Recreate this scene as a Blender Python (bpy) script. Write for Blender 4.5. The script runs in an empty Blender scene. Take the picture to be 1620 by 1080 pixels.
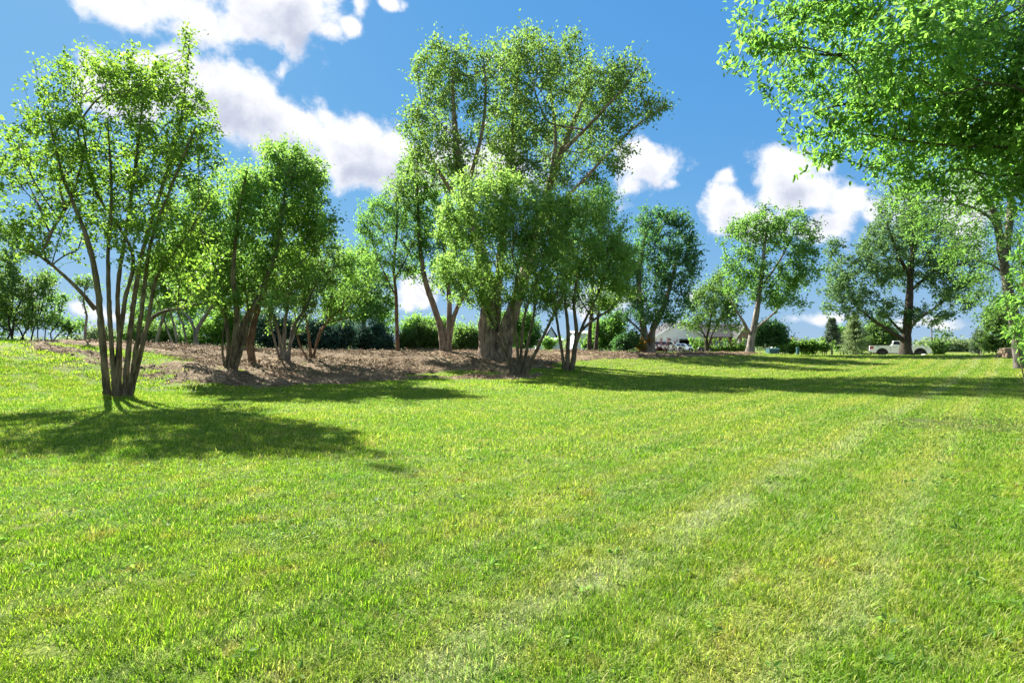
import bpy, bmesh, math, random
import numpy as np
from mathutils import Vector, Matrix

D = bpy.data
SC = bpy.context.scene
COL = SC.collection
R = math.radians
rng = np.random.default_rng(7)
random.seed(7)

# ------------------------------------------------------------------ camera
F, CX, CY, EYE = 810.0, 810.0, 553.0, 1.4      # focal length / principal point in photo pixels, eye height in metres
cam_d = D.cameras.new('camera')
cam = D.objects.new('camera', cam_d)
COL.objects.link(cam)
cam.location = (0, 0, EYE)
cam.rotation_euler = (R(90), 0, 0)
cam_d.sensor_fit = 'HORIZONTAL'
cam_d.sensor_width = 36.0
cam_d.lens = 18.0
cam_d.shift_y = (CY - 540.0) / 1620.0
cam_d.clip_start = 0.05
cam_d.clip_end = 6000
SC.camera = cam

# ------------------------------------------------------------------ sun, sky, exposure
SUN_AZ, SUN_EL = R(-42), R(41)                  # azimuth from +Y towards +X
SUN_STRENGTH = 4.5
SKY_STRENGTH = 0.10
EXPOSURE = 2.08
sun_d = D.lights.new('sun', 'SUN')
sun_d.energy = SUN_STRENGTH
sun_d.angle = R(0.5)
sun_d.color = (1.0, 0.95, 0.86)
sun = D.objects.new('sun', sun_d)
COL.objects.link(sun)
sdir = Vector((math.sin(SUN_AZ) * math.cos(SUN_EL), math.cos(SUN_AZ) * math.cos(SUN_EL), math.sin(SUN_EL)))
sun.rotation_euler = sdir.to_track_quat('Z', 'Y').to_euler()
sun.location = (-60, 60, 80)

SC.view_settings.view_transform = 'Standard'
SC.view_settings.look = 'None'
SC.view_settings.exposure = EXPOSURE
SC.view_settings.gamma = 1.0
SC.view_settings.use_curve_mapping = False
SC.render.engine = 'CYCLES'
SC.cycles.max_bounces = 8
SC.cycles.diffuse_bounces = 5
SC.cycles.glossy_bounces = 2
SC.cycles.transmission_bounces = 4
SC.cycles.transparent_max_bounces = 4
SC.cycles.sample_clamp_indirect = 6.0


class NT:
    """Small helper round a node tree."""
    def __init__(s, nt):
        s.nt = nt

    def n(s, t, ins=None, **kw):
        nd = s.nt.nodes.new(t)
        for k, v in kw.items():
            setattr(nd, k, v)
        for k, v in (ins or {}).items():
            s.set(nd.inputs[k], v)
        return nd

    def set(s, sock, v):
        if isinstance(v, bpy.types.NodeSocket):
            s.nt.links.new(v, sock)
        elif isinstance(v, bpy.types.Node):
            s.nt.links.new(v.outputs[0], sock)
        else:
            sock.default_value = v

    def m(s, op, a, b=0.0, c=0.0, clamp=False):
        nd = s.nt.nodes.new('ShaderNodeMath')
        nd.operation = op
        nd.use_clamp = clamp
        s.set(nd.inputs[0], a)
        s.set(nd.inputs[1], b)
        s.set(nd.inputs[2], c)
        return nd.outputs[0]

    def smooth(s, v, lo, hi, a=0.0, b=1.0):
        nd = s.nt.nodes.new('ShaderNodeMapRange')
        nd.interpolation_type = 'SMOOTHSTEP'
        s.set(nd.inputs['Value'], v)
        nd.inputs['From Min'].default_value = lo
        nd.inputs['From Max'].default_value = hi
        nd.inputs['To Min'].default_value = a
        nd.inputs['To Max'].default_value = b
        return nd.outputs['Result']

    def mix(s, f, a, b, blend='MIX'):
        nd = s.nt.nodes.new('ShaderNodeMix')
        nd.data_type = 'RGBA'
        nd.blend_type = blend
        s.set(nd.inputs[0], f)
        for i, v in ((6, a), (7, b)):
            if isinstance(v, tuple):
                v = (v[0], v[1], v[2], 1.0)
            s.set(nd.inputs[i], v)
        return nd.outputs[2]

    def noise(s, vec, scale, detail=3.0, rough=0.5, out='Fac'):
        nd = s.n('ShaderNodeTexNoise')
        if vec is not None:
            s.set(nd.inputs['Vector'], vec)
        nd.inputs['Scale'].default_value = scale
        nd.inputs['Detail'].default_value = detail
        nd.inputs['Roughness'].default_value = rough
        return nd.outputs[out]


def px_dir(px, py):
    x, z = (px - CX) / F, (CY - py) / F
    return math.atan2(x, 1.0), math.atan2(z, math.hypot(x, 1.0))


world = D.worlds.new('World')
SC.world = world
world.use_nodes = True
wt = NT(world.node_tree)
world.node_tree.nodes.clear()
sky = wt.n('ShaderNodeTexSky', sky_type='NISHITA')
sky.sun_disc = False
sky.sun_elevation = SUN_EL
sky.sun_rotation = SUN_AZ
sky.altitude = 200
sky.air_density = 1.0
sky.dust_density = 0.3
sky.ozone_density = 2.0

# cloud banks: azimuth / elevation blobs (half widths in radians) broken up by fractal noise
CLOUDS = [  # px, py, rx, ry, weight
    (190, -5, 95, 34, 1.0), (300, 10, 130, 62, 1.0), (420, 5, 110, 76, 1.0), (478, 30, 50, 46, 1.0),
    (520, 66, 24, 18, .7), (556, 58, 16, 20, .7), (570, 16, 14, 24, .7), (628, 4, 18, 14, .7),
    (190, 145, 80, 55, 1.0), (280, 130, 90, 62, 1.0), (370, 165, 95, 62, 1.0), (460, 205, 95, 60, 1.0), (540, 240, 95, 60, 1.0),
    (610, 250, 90, 55, 1.0), (700, 262, 85, 52, 1.0), (570, 275, 90, 40, .9), (790, 262, 60, 42, .8), (455, 130, 13, 20, .6),
    (1022, 276, 48, 36, .95), (1000, 305, 26, 18, .6), (1060, 300, 16, 10, .5),
    (1225, 268, 48, 30, .9), (1270, 300, 75, 42, 1.0), (1150, 334, 45, 34, .95), (1195, 352, 70, 30, .9), (1345, 310, 48, 40, .95),
    (1310, 350, 70, 28, .8), (1152, 285, 16, 12, .55), (1310, 262, 30, 14, .55), (1400, 330, 60, 50, .8),
    (130, 490, 60, 22, .6), (60, 470, 60, 18, .5), (190, 500, 40, 12, .4), (650, 470, 60, 26, .7), (1290, 508, 60, 11, .55), (1480, 512, 70, 12, .55), (1540, 330, 60, 60, .8),
    (1650, 180, 70, 70, .9), (960, 470, 60, 20, .5), (1100, 460, 40, 12, .4),
]


def cloud_group():
    g = D.node_groups.new('cloud_density', 'ShaderNodeTree')
    g.interface.new_socket('Vector', in_out='INPUT', socket_type='NodeSocketVector')
    g.interface.new_socket('Density', in_out='OUTPUT', socket_type='NodeSocketFloat')
    t = NT(g)
    gi = t.n('NodeGroupInput').outputs[0]
    go = t.n('NodeGroupOutput')
    nrm = t.n('ShaderNodeVectorMath', {0: gi}, operation='NORMALIZE').outputs[0]
    wn = t.noise(nrm, 5.0, 3.0, 0.5, 'Color')
    wv = t.n('ShaderNodeVectorMath', {0: wn, 1: (0.5, 0.5, 0.5)}, operation='SUBTRACT').outputs[0]
    wv = t.n('ShaderNodeVectorMath', {0: wv, 3: 0.07}, operation='SCALE').outputs[0]
    vec = t.n('ShaderNodeVectorMath', {0: nrm, 1: wv}, operation='ADD').outputs[0]
    sp = t.n('ShaderNodeSeparateXYZ', {0: vec})
    az = t.m('ARCTAN2', sp.outputs[0], sp.outputs[1])
    el = t.m('ARCSINE', sp.outputs[2])
    best = None
    for (px, py, rx, ry, w) in CLOUDS:
        a, e = px_dir(px, py)
        a1, _ = px_dir(px + rx, py)
        _, e1 = px_dir(px, py - ry)
        ra, re = max(abs(a1 - a), 0.004), max(abs(e1 - e), 0.004)
        u = t.m('MULTIPLY', t.m('SUBTRACT', az, a), 1 / ra)
        v = t.m('MULTIPLY', t.m('SUBTRACT', el, e), 1 / re)
        d = t.m('SQRT', t.m('ADD', t.m('MULTIPLY', u, u), t.m('MULTIPLY', v, v)))
        f = t.m('MULTIPLY', t.m('SUBTRACT', 1.25, d), w)
        best = f if best is None else t.m('SMOOTH_MAX', best, f, 0.25)
    # unseen cloud over the rest of the sky, cover added to lift the shade
    low = t.noise(nrm, 2.6, 4.0, 0.5)
    out_side = t.smooth(t.m('ABSOLUTE', az), 0.82, 1.0)
    up_side = t.smooth(el, 0.66, 0.8)
    els = t.m('MAXIMUM', out_side, up_side)
    gen = t.m('MULTIPLY', t.m('SUBTRACT', low, 0.49), 7.0)
    gen = t.m('SUBTRACT', t.m('MULTIPLY', gen, els), t.m('MULTIPLY', t.m('SUBTRACT', 1.0, els), 3.0))
    best = t.m('MAXIMUM', best, gen)
    fbm = t.noise(vec, 11.0, 12.0, 0.64)
    vor = t.n('ShaderNodeTexVoronoi', {'Vector': vec, 'Scale': 30.0}, feature='SMOOTH_F1').outputs['Distance']
    best = t.m('ADD', best, t.m('MULTIPLY', t.m('SUBTRACT', fbm, 0.51), 2.9))
    best = t.m('ADD', best, t.m('MULTIPLY', t.m('SUBTRACT', 0.45, vor), 0.7))
    t.set(go.inputs[0], best)
    return g


cg = cloud_group()
tc = wt.n('ShaderNodeTexCoord').outputs['Generated']


def cloud_eval(off):
    v = wt.n('ShaderNodeVectorMath', {0: tc, 1: off}, operation='ADD').outputs[0]
    nd = wt.n('ShaderNodeGroup')
    nd.node_tree = cg
    wt.set(nd.inputs[0], v)
    return nd.outputs[0]


d0 = cloud_eval((0, 0, 0))
d1 = cloud_eval((-0.012, 0.0, 0.045))
alpha = wt.smooth(d0, -0.02, 0.62)
thick = wt.smooth(wt.m('ADD', wt.m('MULTIPLY', d0, 0.35), wt.m('MULTIPLY', d1, 0.65)), 0.30, 1.45)
cl_col = wt.mix(thick, (0.262, 0.265, 0.278), (0.138, 0.150, 0.188))  # sunlit tops and shaded undersides are put into the cloud colour
ss = wt.n('ShaderNodeSeparateColor', {0: sky.outputs[0]})          # gentle tone curve on the clear sky, the same in every direction
skyc = wt.n('ShaderNodeCombineColor', {0: wt.m('MULTIPLY', wt.m('POWER', ss.outputs[0], 0.65), 0.190), 1: wt.m('MULTIPLY', wt.m('POWER', ss.outputs[1], 0.36), 0.622),
                                       2: wt.m('MULTIPLY', wt.m('POWER', ss.outputs[2], 0.12), 1.56)}).outputs[0]
elz = wt.m('MAXIMUM', wt.n('ShaderNodeSeparateXYZ', {0: wt.n('ShaderNodeVectorMath', {0: wt.n('ShaderNodeTexCoord').outputs['Generated']}, operation='NORMALIZE').outputs[0]}).outputs[2], 0.0)
hz = wt.m('MULTIPLY', wt.m('POWER', 2.718, wt.m('MULTIPLY', elz, -8.0)), 0.85)          # pale air near the horizon, all round
skyc = wt.mix(hz, skyc, (1.05, 1.44, 1.90))
sky_bg = wt.n('ShaderNodeBackground', {'Color': skyc, 'Strength': SKY_STRENGTH})
cl_bg = wt.n('ShaderNodeBackground', {'Color': cl_col, 'Strength': 0.96})
mixbg = wt.n('ShaderNodeMixShader', {0: alpha, 1: sky_bg.outputs[0], 2: cl_bg.outputs[0]})
wt.n('ShaderNodeOutputWorld', {0: mixbg.outputs[0]})
world.cycles.sampling_method = 'MANUAL'
world.cycles.sample_map_resolution = 512


# ------------------------------------------------------------------ helpers
def link(o):
    COL.objects.link(o)
    return o


def tag(o, label=None, cat=None, group=None, kind=None):
    if label: o['label'] = label
    if cat: o['category'] = cat
    if group: o['group'] = group
    if kind: o['kind'] = kind
    return o


def empty(name, loc, rz=0.0):
    o = D.objects.new(name, None)
    o.location = loc
    o.rotation_euler = (0, 0, rz)
    o.empty_display_size = 0.3
    return link(o)


def np_mesh(name, verts, tris=None, quads=None, smooth=False):
    me = D.meshes.new(name)
    verts = np.ascontiguousarray(verts, dtype=np.float32)
    nt = 0 if tris is None else len(tris)
    nq = 0 if quads is None else len(quads)
    me.vertices.add(len(verts))
    me.vertices.foreach_set('co', verts.ravel())
    me.loops.add(nt * 3 + nq * 4)
    idx = []
    if nt: idx.append(np.asarray(tris, dtype=np.int32).ravel())
    if nq: idx.append(np.asarray(quads, dtype=np.int32).ravel())
    me.loops.foreach_set('vertex_index', np.concatenate(idx))
    me.polygons.add(nt + nq)
    st = np.concatenate([np.arange(nt) * 3, nt * 3 + np.arange(nq) * 4]).astype(np.int32)
    me.polygons.foreach_set('loop_start', st)
    me.update(calc_edges=True)
    if smooth:
        me.polygons.foreach_set('use_smooth', np.ones(nt + nq, dtype=bool))
    return me


def obj(name, me, mat=None, parent=None, loc=None):
    o = D.objects.new(name, me)
    if mat is not None:
        me.materials.append(mat)
    if parent is not None:
        o.parent = parent
    if loc is not None:
        o.location = loc
    return link(o)


class MB:
    """Collects boxes, prisms, cylinders and polygons into one mesh."""
    def __init__(s):
        s.bm = bmesh.new()

    def box(s, x0, x1, y0, y1, z0, z1):
        v = [s.bm.verts.new(p) for p in ((x0, y0, z0), (x1, y0, z0), (x1, y1, z0), (x0, y1, z0), (x0, y0, z1), (x1, y0, z1), (x1, y1, z1), (x0, y1, z1))]
        for f in ((0, 3, 2, 1), (4, 5, 6, 7), (0, 1, 5, 4), (1, 2, 6, 5), (2, 3, 7, 6), (3, 0, 4, 7)):
            s.bm.faces.new([v[i] for i in f])
        return s

    def prism_y(s, prof, y0, y1, y0b=None, y1b=None):
        """(x, z) outline extruded along y."""
        a = [s.bm.verts.new((x, y0, z)) for x, z in prof]
        b = [s.bm.verts.new((x, y1, z)) for x, z in prof]
        n = len(prof)
        s.bm.faces.new(a)
        s.bm.faces.new(b[::-1])
        for i in range(n):
            j = (i + 1) % n
            s.bm.faces.new((a[j], a[i], b[i], b[j]))
        return s

    def prism_x(s, prof, x0, x1):
        a = [s.bm.verts.new((x0, y, z)) for y, z in prof]
        b = [s.bm.verts.new((x1, y, z)) for y, z in prof]
        n = len(prof)
        s.bm.faces.new(a)
        s.bm.faces.new(b[::-1])
        for i in range(n):
            j = (i + 1) % n
            s.bm.faces.new((a[j], a[i], b[i], b[j]))
        return s

    def prism_z(s, prof, z0, z1):
        a = [s.bm.verts.new((x, y, z0)) for x, y in prof]
        b = [s.bm.verts.new((x, y, z1)) for x, y in prof]
        n = len(prof)
        s.bm.faces.new(a)
        s.bm.faces.new(b[::-1])
        for i in range(n):
            j = (i + 1) % n
            s.bm.faces.new((a[j], a[i], b[i], b[j]))
        return s

    def hull(s, pts):
        vs = [s.bm.verts.new(p) for p in pts]
        bmesh.ops.convex_hull(s.bm, input=vs)
        return s

    def cyl(s, p0, p1, r0, r1=None, n=16):
        r1 = r0 if r1 is None else r1
        p0, p1 = Vector(p0), Vector(p1)
        d = p1 - p0
        mt = Matrix.Translation((p0 + p1) / 2) @ d.to_track_quat('Z', 'Y').to_matrix().to_4x4()
        bmesh.ops.create_cone(s.bm, cap_ends=True, segments=n, radius1=r0, radius2=r1, depth=d.length, matrix=mt)
        return s

    def ring(s, c, r, rt, n=24, m=8):
        """torus round the y axis: a tyre"""
        vs = []
        for i in range(n):
            a = 2 * math.pi * i / n
            row = []
            for j in range(m):
                b = 2 * math.pi * j / m
                rr = r + rt * math.cos(b)
                row.append(s.bm.verts.new((c[0] + rr * math.cos(a), c[1] + 1.25 * rt * math.sin(b), c[2] + rr * math.sin(a))))
            vs.append(row)
        for i in range(n):
            for j in range(m):
                s.bm.faces.new((vs[i][j], vs[(i + 1) % n][j], vs[(i + 1) % n][(j + 1) % m], vs[i][(j + 1) % m]))
        return s

    def poly(s, pts):
        s.bm.faces.new([s.bm.verts.new(p) for p in pts])
        return s

    def build(s, name, mat, parent=None, bevel=0.0, smooth=False, loc=None):
        bmesh.ops.recalc_face_normals(s.bm, faces=s.bm.faces)
        if bevel > 0:
            es = [e for e in s.bm.edges if len(e.link_faces) == 2 and e.calc_face_angle(0) > 0.6]
            bmesh.ops.bevel(s.bm, geom=es, offset=bevel, segments=2, affect='EDGES', clamp_overlap=True)
        me = D.meshes.new(name)
        s.bm.to_mesh(me)
        s.bm.free()
        if smooth:
            me.polygons.foreach_set('use_smooth', np.ones(len(me.polygons), dtype=bool))
        return obj(name, me, mat, parent, loc)


def sn(P, scale, seed, octs=3):
    """smooth pseudo noise in about -1..1 at points P (n,k)"""
    r = np.random.default_rng(seed)
    P = np.asarray(P, dtype=np.float64)
    out = np.zeros(len(P))
    amp, tot = 1.0, 0.0
    for o in range(octs):
        for k in range(5):
            w = r.normal(size=P.shape[1])
            w *= scale * (2 ** o) * r.uniform(0.6, 1.4) / np.linalg.norm(w)
            out += amp * np.sin(P @ w * 2 * math.pi + r.uniform(0, 6.28))
        tot += amp * math.sqrt(2.5)
        amp *= 0.55
    return out / tot


# ------------------------------------------------------------------ materials
def new_mat(name):
    m = D.materials.new(name)
    m.use_nodes = True
    m.node_tree.nodes.clear()
    return m, NT(m.node_tree)


def simple(name, col, rough=0.6, var=0.12, scale=6.0, metal=0.0, bump=0.0, spec=0.5, coat=0.0):
    m, t = new_mat(name)
    pos = t.n('ShaderNodeTexCoord').outputs['Object']
    nz = t.noise(pos, scale, 4.0, 0.6)
    c = t.mix(nz, tuple(x * (1 - var) for x in col), tuple(min(1, x * (1 + var)) for x in col))
    p = t.n('ShaderNodeBsdfPrincipled', {'Base Color': c, 'Roughness': rough, 'Metallic': metal, 'Specular IOR Level': spec, 'Coat Weight': coat, 'Coat Roughness': 0.05})
    if bump:
        b = t.n('ShaderNodeBump', {'Height': t.noise(pos, scale * 4, 5.0, 0.6), 'Strength': bump, 'Distance': 0.02})
        t.set(p.inputs['Normal'], b.outputs[0])
    t.n('ShaderNodeOutputMaterial', {0: p})
    return m


def leaf_mat(name, base, trans, f=0.5, var=0.35, gloss=0.22):
    m, t = new_mat(name)
    geo = t.n('ShaderNodeNewGeometry')
    rnd = geo.outputs['Random Per Island']
    nz = t.noise(geo.outputs['Position'], 0.55, 2.0, 0.5)
    k = t.m('ADD', t.m('MULTIPLY', rnd, 0.7), t.m('MULTIPLY', nz, 0.5))
    kk = t.smooth(k, 0.1, 1.1)
    lo = tuple(x * (1 - var) for x in base)
    hi = (base[0] * (1 + var * 1.2), base[1] * (1 + var), base[2] * (1 + var * 0.5))
    bc = t.mix(kk, lo, hi)
    tl = tuple(x * (1 - var) for x in trans)
    th = (trans[0] * (1 + var * 1.2), trans[1] * (1 + var * 0.8), trans[2])
    tcx = t.mix(kk, tl, th)
    p = t.n('ShaderNodeBsdfPrincipled', {'Base Color': bc, 'Roughness': 0.55, 'Specular IOR Level': gloss})
    tr = t.n('ShaderNodeBsdfTranslucent', {'Color': tcx})
    mx = t.n('ShaderNodeMixShader', {0: f, 1: p, 2: tr})
    t.n('ShaderNodeOutputMaterial', {0: mx})
    return m


def bark_mat(name, dark, light, scale=9.0, bump=0.6):
    m, t = new_mat(name)
    pos = t.n('ShaderNodeNewGeometry').outputs['Position']
    mp = t.n('ShaderNodeMapping', {0: pos, 'Scale': (1.0, 1.0, 0.22)}).outputs[0]
    a = t.noise(mp, scale, 6.0, 0.65)
    b = t.noise(pos, 1.4, 3.0, 0.5)
    k = t.m('ADD', t.m('MULTIPLY', a, 0.75), t.m('MULTIPLY', b, 0.3))
    c = t.mix(t.smooth(k, 0.38, 0.68), dark, light)
    p = t.n('ShaderNodeBsdfPrincipled', {'Base Color': c, 'Roughness': 0.85, 'Specular IOR Level': 0.2})
    bp = t.n('ShaderNodeBump', {'Height': a, 'Strength': bump, 'Distance': 0.04})
    t.set(p.inputs['Normal'], bp.outputs[0])
    t.n('ShaderNodeOutputMaterial', {0: p})
    return m


LEAF = {
    'crab': leaf_mat('leaf_crabapple', (0.082, 0.147, 0.036), (0.251, 0.479, 0.056), 0.53),
    'bright': leaf_mat('leaf_bright', (0.088, 0.168, 0.045), (0.260, 0.518, 0.099), 0.57),
    'shrub': leaf_mat('leaf_shrub', (0.099, 0.188, 0.052), (0.306, 0.551, 0.120), 0.57),
    'maple': leaf_mat('leaf_maple', (0.100, 0.164, 0.072), (0.245, 0.450, 0.093), 0.47),
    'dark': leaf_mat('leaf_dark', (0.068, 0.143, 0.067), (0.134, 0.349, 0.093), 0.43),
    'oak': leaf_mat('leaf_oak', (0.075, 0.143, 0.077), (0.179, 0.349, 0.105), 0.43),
    'pale': leaf_mat('leaf_pale', (0.090, 0.171, 0.063), (0.225, 0.478, 0.094), 0.52),
    'near': leaf_mat('leaf_near', (0.083, 0.161, 0.045), (0.244, 0.536, 0.088), 0.55),
    'bush': leaf_mat('leaf_bush', (0.075, 0.139, 0.054), (0.206, 0.394, 0.084), 0.49),
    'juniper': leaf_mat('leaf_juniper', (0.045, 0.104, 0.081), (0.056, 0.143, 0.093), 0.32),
    'spruce': leaf_mat('leaf_spruce', (0.106, 0.160, 0.119), (0.120, 0.183, 0.117), 0.32),
    'yellow': leaf_mat('leaf_yellow', (0.270, 0.181, 0.036), (0.516, 0.352, 0.056), 0.47),
    'purple': leaf_mat('leaf_purple', (0.105, 0.056, 0.071), (0.148, 0.070, 0.094), 0.37),
    'weed': leaf_mat('leaf_weed', (0.107, 0.196, 0.045), (0.224, 0.441, 0.084), 0.49),
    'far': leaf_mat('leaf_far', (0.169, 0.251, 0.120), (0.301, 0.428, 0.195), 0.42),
}
BARK = {
    'ash': bark_mat('bark_ash', (0.05, 0.046, 0.04), (0.17, 0.155, 0.135), 9, 0.8),
    'crab': bark_mat('bark_crabapple', (0.050, 0.041, 0.024), (0.20, 0.165, 0.098), 11),
    'maple': bark_mat('bark_maple', (0.085, 0.062, 0.048), (0.36, 0.27, 0.20), 6, 1.0),
    'grey': bark_mat('bark_grey', (0.09, 0.08, 0.07), (0.30, 0.27, 0.23), 8),
    'brown': bark_mat('bark_brown', (0.075, 0.045, 0.025), (0.24, 0.15, 0.09), 9),
    'dark': bark_mat('bark_dark', (0.025, 0.02, 0.016), (0.085, 0.07, 0.05), 10),
}


def lawn_colour():
    g = D.node_groups.new('lawn_colour', 'ShaderNodeTree')
    g.interface.new_socket('Colour', in_out='OUTPUT', socket_type='NodeSocketColor')
    t = NT(g)
    go = t.n('NodeGroupOutput')
    pos = t.n('ShaderNodeNewGeometry').outputs['Position']
    sp = t.n('ShaderNodeSeparateXYZ', {0: pos})
    n1 = t.noise(pos, 0.33, 3.0, 0.5)
    n2 = t.noise(pos, 1.7, 4.0, 0.6)
    n3 = t.noise(pos, 6.5, 3.0, 0.6)
    n4 = t.noise(t.n('ShaderNodeVectorMath', {0: pos, 1: (31.0, 7.0, 0.0)}, operation='ADD').outputs[0], 0.8, 3.0, 0.55)
    c = t.mix(t.smooth(t.m('ADD', t.m('MULTIPLY', n1, 0.6), t.m('MULTIPLY', n2, 0.4)), 0.36, 0.62), (0.135, 0.250, 0.016), (0.240, 0.315, 0.026))
    straw = t.m('MULTIPLY', t.smooth(t.m('ADD', t.m('MULTIPLY', n2, 0.55), t.m('MULTIPLY', n3, 0.45)), 0.52, 0.68), 0.60)
    c = t.mix(straw, c, (0.43, 0.35, 0.13))
    lush = t.m('MULTIPLY', t.smooth(n4, 0.52, 0.66), 0.6)
    c = t.mix(lush, c, (0.110, 0.245, 0.022))
    n5 = t.noise(t.n('ShaderNodeVectorMath', {0: pos, 1: (11.0, 53.0, 0.0)}, operation='ADD').outputs[0], 3.1, 4.0, 0.65)
    c = t.mix(t.smooth(n5, 0.56, 0.70, 0.0, 0.55), c, (0.34, 0.21, 0.075))       # browned off spots
    c = t.mix(t.smooth(n5, 0.42, 0.30, 0.0, 0.55), c, (0.075, 0.165, 0.018))
    # mowing passes run away from the camera towards the right
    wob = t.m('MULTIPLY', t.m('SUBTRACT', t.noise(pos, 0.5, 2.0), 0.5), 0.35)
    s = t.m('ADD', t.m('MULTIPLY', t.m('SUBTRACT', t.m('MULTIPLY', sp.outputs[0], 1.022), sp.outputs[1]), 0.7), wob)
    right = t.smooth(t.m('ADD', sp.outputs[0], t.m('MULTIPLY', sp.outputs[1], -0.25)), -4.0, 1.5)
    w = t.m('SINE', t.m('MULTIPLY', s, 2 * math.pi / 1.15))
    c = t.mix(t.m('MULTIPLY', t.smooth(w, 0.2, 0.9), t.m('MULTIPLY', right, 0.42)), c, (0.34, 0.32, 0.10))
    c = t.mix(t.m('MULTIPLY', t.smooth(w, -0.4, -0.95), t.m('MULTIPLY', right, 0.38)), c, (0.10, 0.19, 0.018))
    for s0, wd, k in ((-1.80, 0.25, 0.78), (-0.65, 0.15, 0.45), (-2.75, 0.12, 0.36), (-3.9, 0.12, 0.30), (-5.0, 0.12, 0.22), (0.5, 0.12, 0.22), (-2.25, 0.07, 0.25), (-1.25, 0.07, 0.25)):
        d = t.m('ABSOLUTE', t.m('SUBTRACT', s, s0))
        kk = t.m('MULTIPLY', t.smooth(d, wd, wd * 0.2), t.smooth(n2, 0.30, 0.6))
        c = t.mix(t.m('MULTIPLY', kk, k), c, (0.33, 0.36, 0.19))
    # thin, bare patch to the right
    dx = t.m('MULTIPLY', t.m('SUBTRACT', sp.outputs[0], 8.6), 0.45)
    dy = t.m('MULTIPLY', t.m('SUBTRACT', sp.outputs[1], 9.6), 0.75)
    rr = t.m('SQRT', t.m('ADD', t.m('MULTIPLY', dx, dx), t.m('MULTIPLY', dy, dy)))
    bare = t.m('MULTIPLY', t.smooth(t.m('ADD', rr, t.m('MULTIPLY', t.m('SUBTRACT', n2, 0.5), 2.2)), 0.9, 0.4), 0.6)
    c = t.mix(bare, c, (0.095, 0.090, 0.055))
    t.set(go.inputs[0], c)
    return g


LAWN_COL = lawn_colour()


def lawn_node(t):
    nd = t.n('ShaderNodeGroup')
    nd.node_tree = LAWN_COL
    return nd.outputs[0]


def mat_lawn():
    m, t = new_mat('lawn_ground')
    pos = t.n('ShaderNodeNewGeometry').outputs['Position']
    c = lawn_node(t)
    fine = t.noise(pos, 38.0, 3.0, 0.7)
    c = t.mix(t.smooth(fine, 0.30, 0.62, 0.15, 0.75), c, (0.055, 0.06, 0.022))
    p = t.n('ShaderNodeBsdfPrincipled', {'Base Color': c, 'Roughness': 0.9, 'Specular IOR Level': 0.1})
    b = t.n('ShaderNodeBump', {'Height': fine, 'Strength': 0.7, 'Distance': 0.05})
    t.set(p.inputs['Normal'], b.outputs[0])
    t.n('ShaderNodeOutputMaterial', {0: p})
    return m


def mat_blade():
    m, t = new_mat('grass_blade')
    geo = t.n('ShaderNodeNewGeometry')
    c = lawn_node(t)
    r = geo.outputs['Random Per Island']
    pos = geo.outputs['Position']
    pn = t.noise(pos, 9.0, 2.0, 0.5)
    c = t.mix(t.smooth(r, 0.80, 0.9, 0.0, 0.65), c, (0.42, 0.36, 0.17))
    c = t.mix(t.smooth(r, 0.45, 0.05, 0.0, 0.8), c, (0.045, 0.115, 0.012))
    c = t.mix(t.smooth(pn, 0.35, 0.65, 0.0, 0.22), c, (0.06, 0.13, 0.012))
    p = t.n('ShaderNodeBsdfPrincipled', {'Base Color': c, 'Roughness': 0.55, 'Specular IOR Level': 0.18})
    tr = t.n('ShaderNodeBsdfTranslucent', {'Color': t.mix(1.0, c, (2.0, 2.2, 1.2), 'MULTIPLY')})
    mx = t.n('ShaderNodeMixShader', {0: 0.42, 1: p, 2: tr})
    t.n('ShaderNodeOutputMaterial', {0: mx})
    return m


def mat_mulch(name='mulch', cols=((0.070, 0.048, 0.028), (0.175, 0.125, 0.074), (0.27, 0.205, 0.125))):
    m, t = new_mat(name)
    pos = t.n('ShaderNodeNewGeometry').outputs['Position']
    a = t.noise(pos, 0.55, 4.0, 0.6)
    v = t.n('ShaderNodeTexVoronoi', {'Vector': pos, 'Scale': 13.0})
    b = t.noise(pos, 26.0, 4.0, 0.7)
    c = t.mix(t.smooth(b, 0.3, 0.7), cols[0], cols[1])
    c = t.mix(t.m('MULTIPLY', t.smooth(a, 0.42, 0.62), 0.7), c, cols[2])
    vb = t.n('ShaderNodeSeparateColor', {0: v.outputs['Color']}).outputs[0]
    c = t.mix(t.smooth(vb, 0.5, 1.0, 0.0, 0.45), c, (0.36, 0.27, 0.19))
    p = t.n('ShaderNodeBsdfPrincipled', {'Base Color': c, 'Roughness': 0.95, 'Specular IOR Level': 0.1})
    bp = t.n('ShaderNodeBump', {'Height': t.m('ADD', b, v.outputs['Distance']), 'Strength': 0.9, 'Distance': 0.06})
    t.set(p.inputs['Normal'], bp.outputs[0])
    t.n('ShaderNodeOutputMaterial', {0: p})
    return m


def mat_chip():
    m, t = new_mat('wood_chip')
    geo = t.n('ShaderNodeNewGeometry')
    oi = t.n('ShaderNodeObjectInfo').outputs['Random']
    pos = geo.outputs['Position']
    n = t.noise(pos, 3.3, 2.0)
    k = t.m('ADD', t.m('MULTIPLY', oi, 0.55), t.m('MULTIPLY', geo.outputs['Random Per Island'], 0.45))
    c = t.mix(t.smooth(k, 0.1, 0.9), (0.09, 0.060, 0.034), (0.38, 0.295, 0.19))
    c = t.mix(t.smooth(n, 0.4, 0.65, 0.0, 0.4), c, (0.22, 0.12, 0.065))
    p = t.n('ShaderNodeBsdfPrincipled', {'Base Color': c, 'Roughness': 0.85, 'Specular IOR Level': 0.2})
    t.n('ShaderNodeOutputMaterial', {0: p})
    return m


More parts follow.
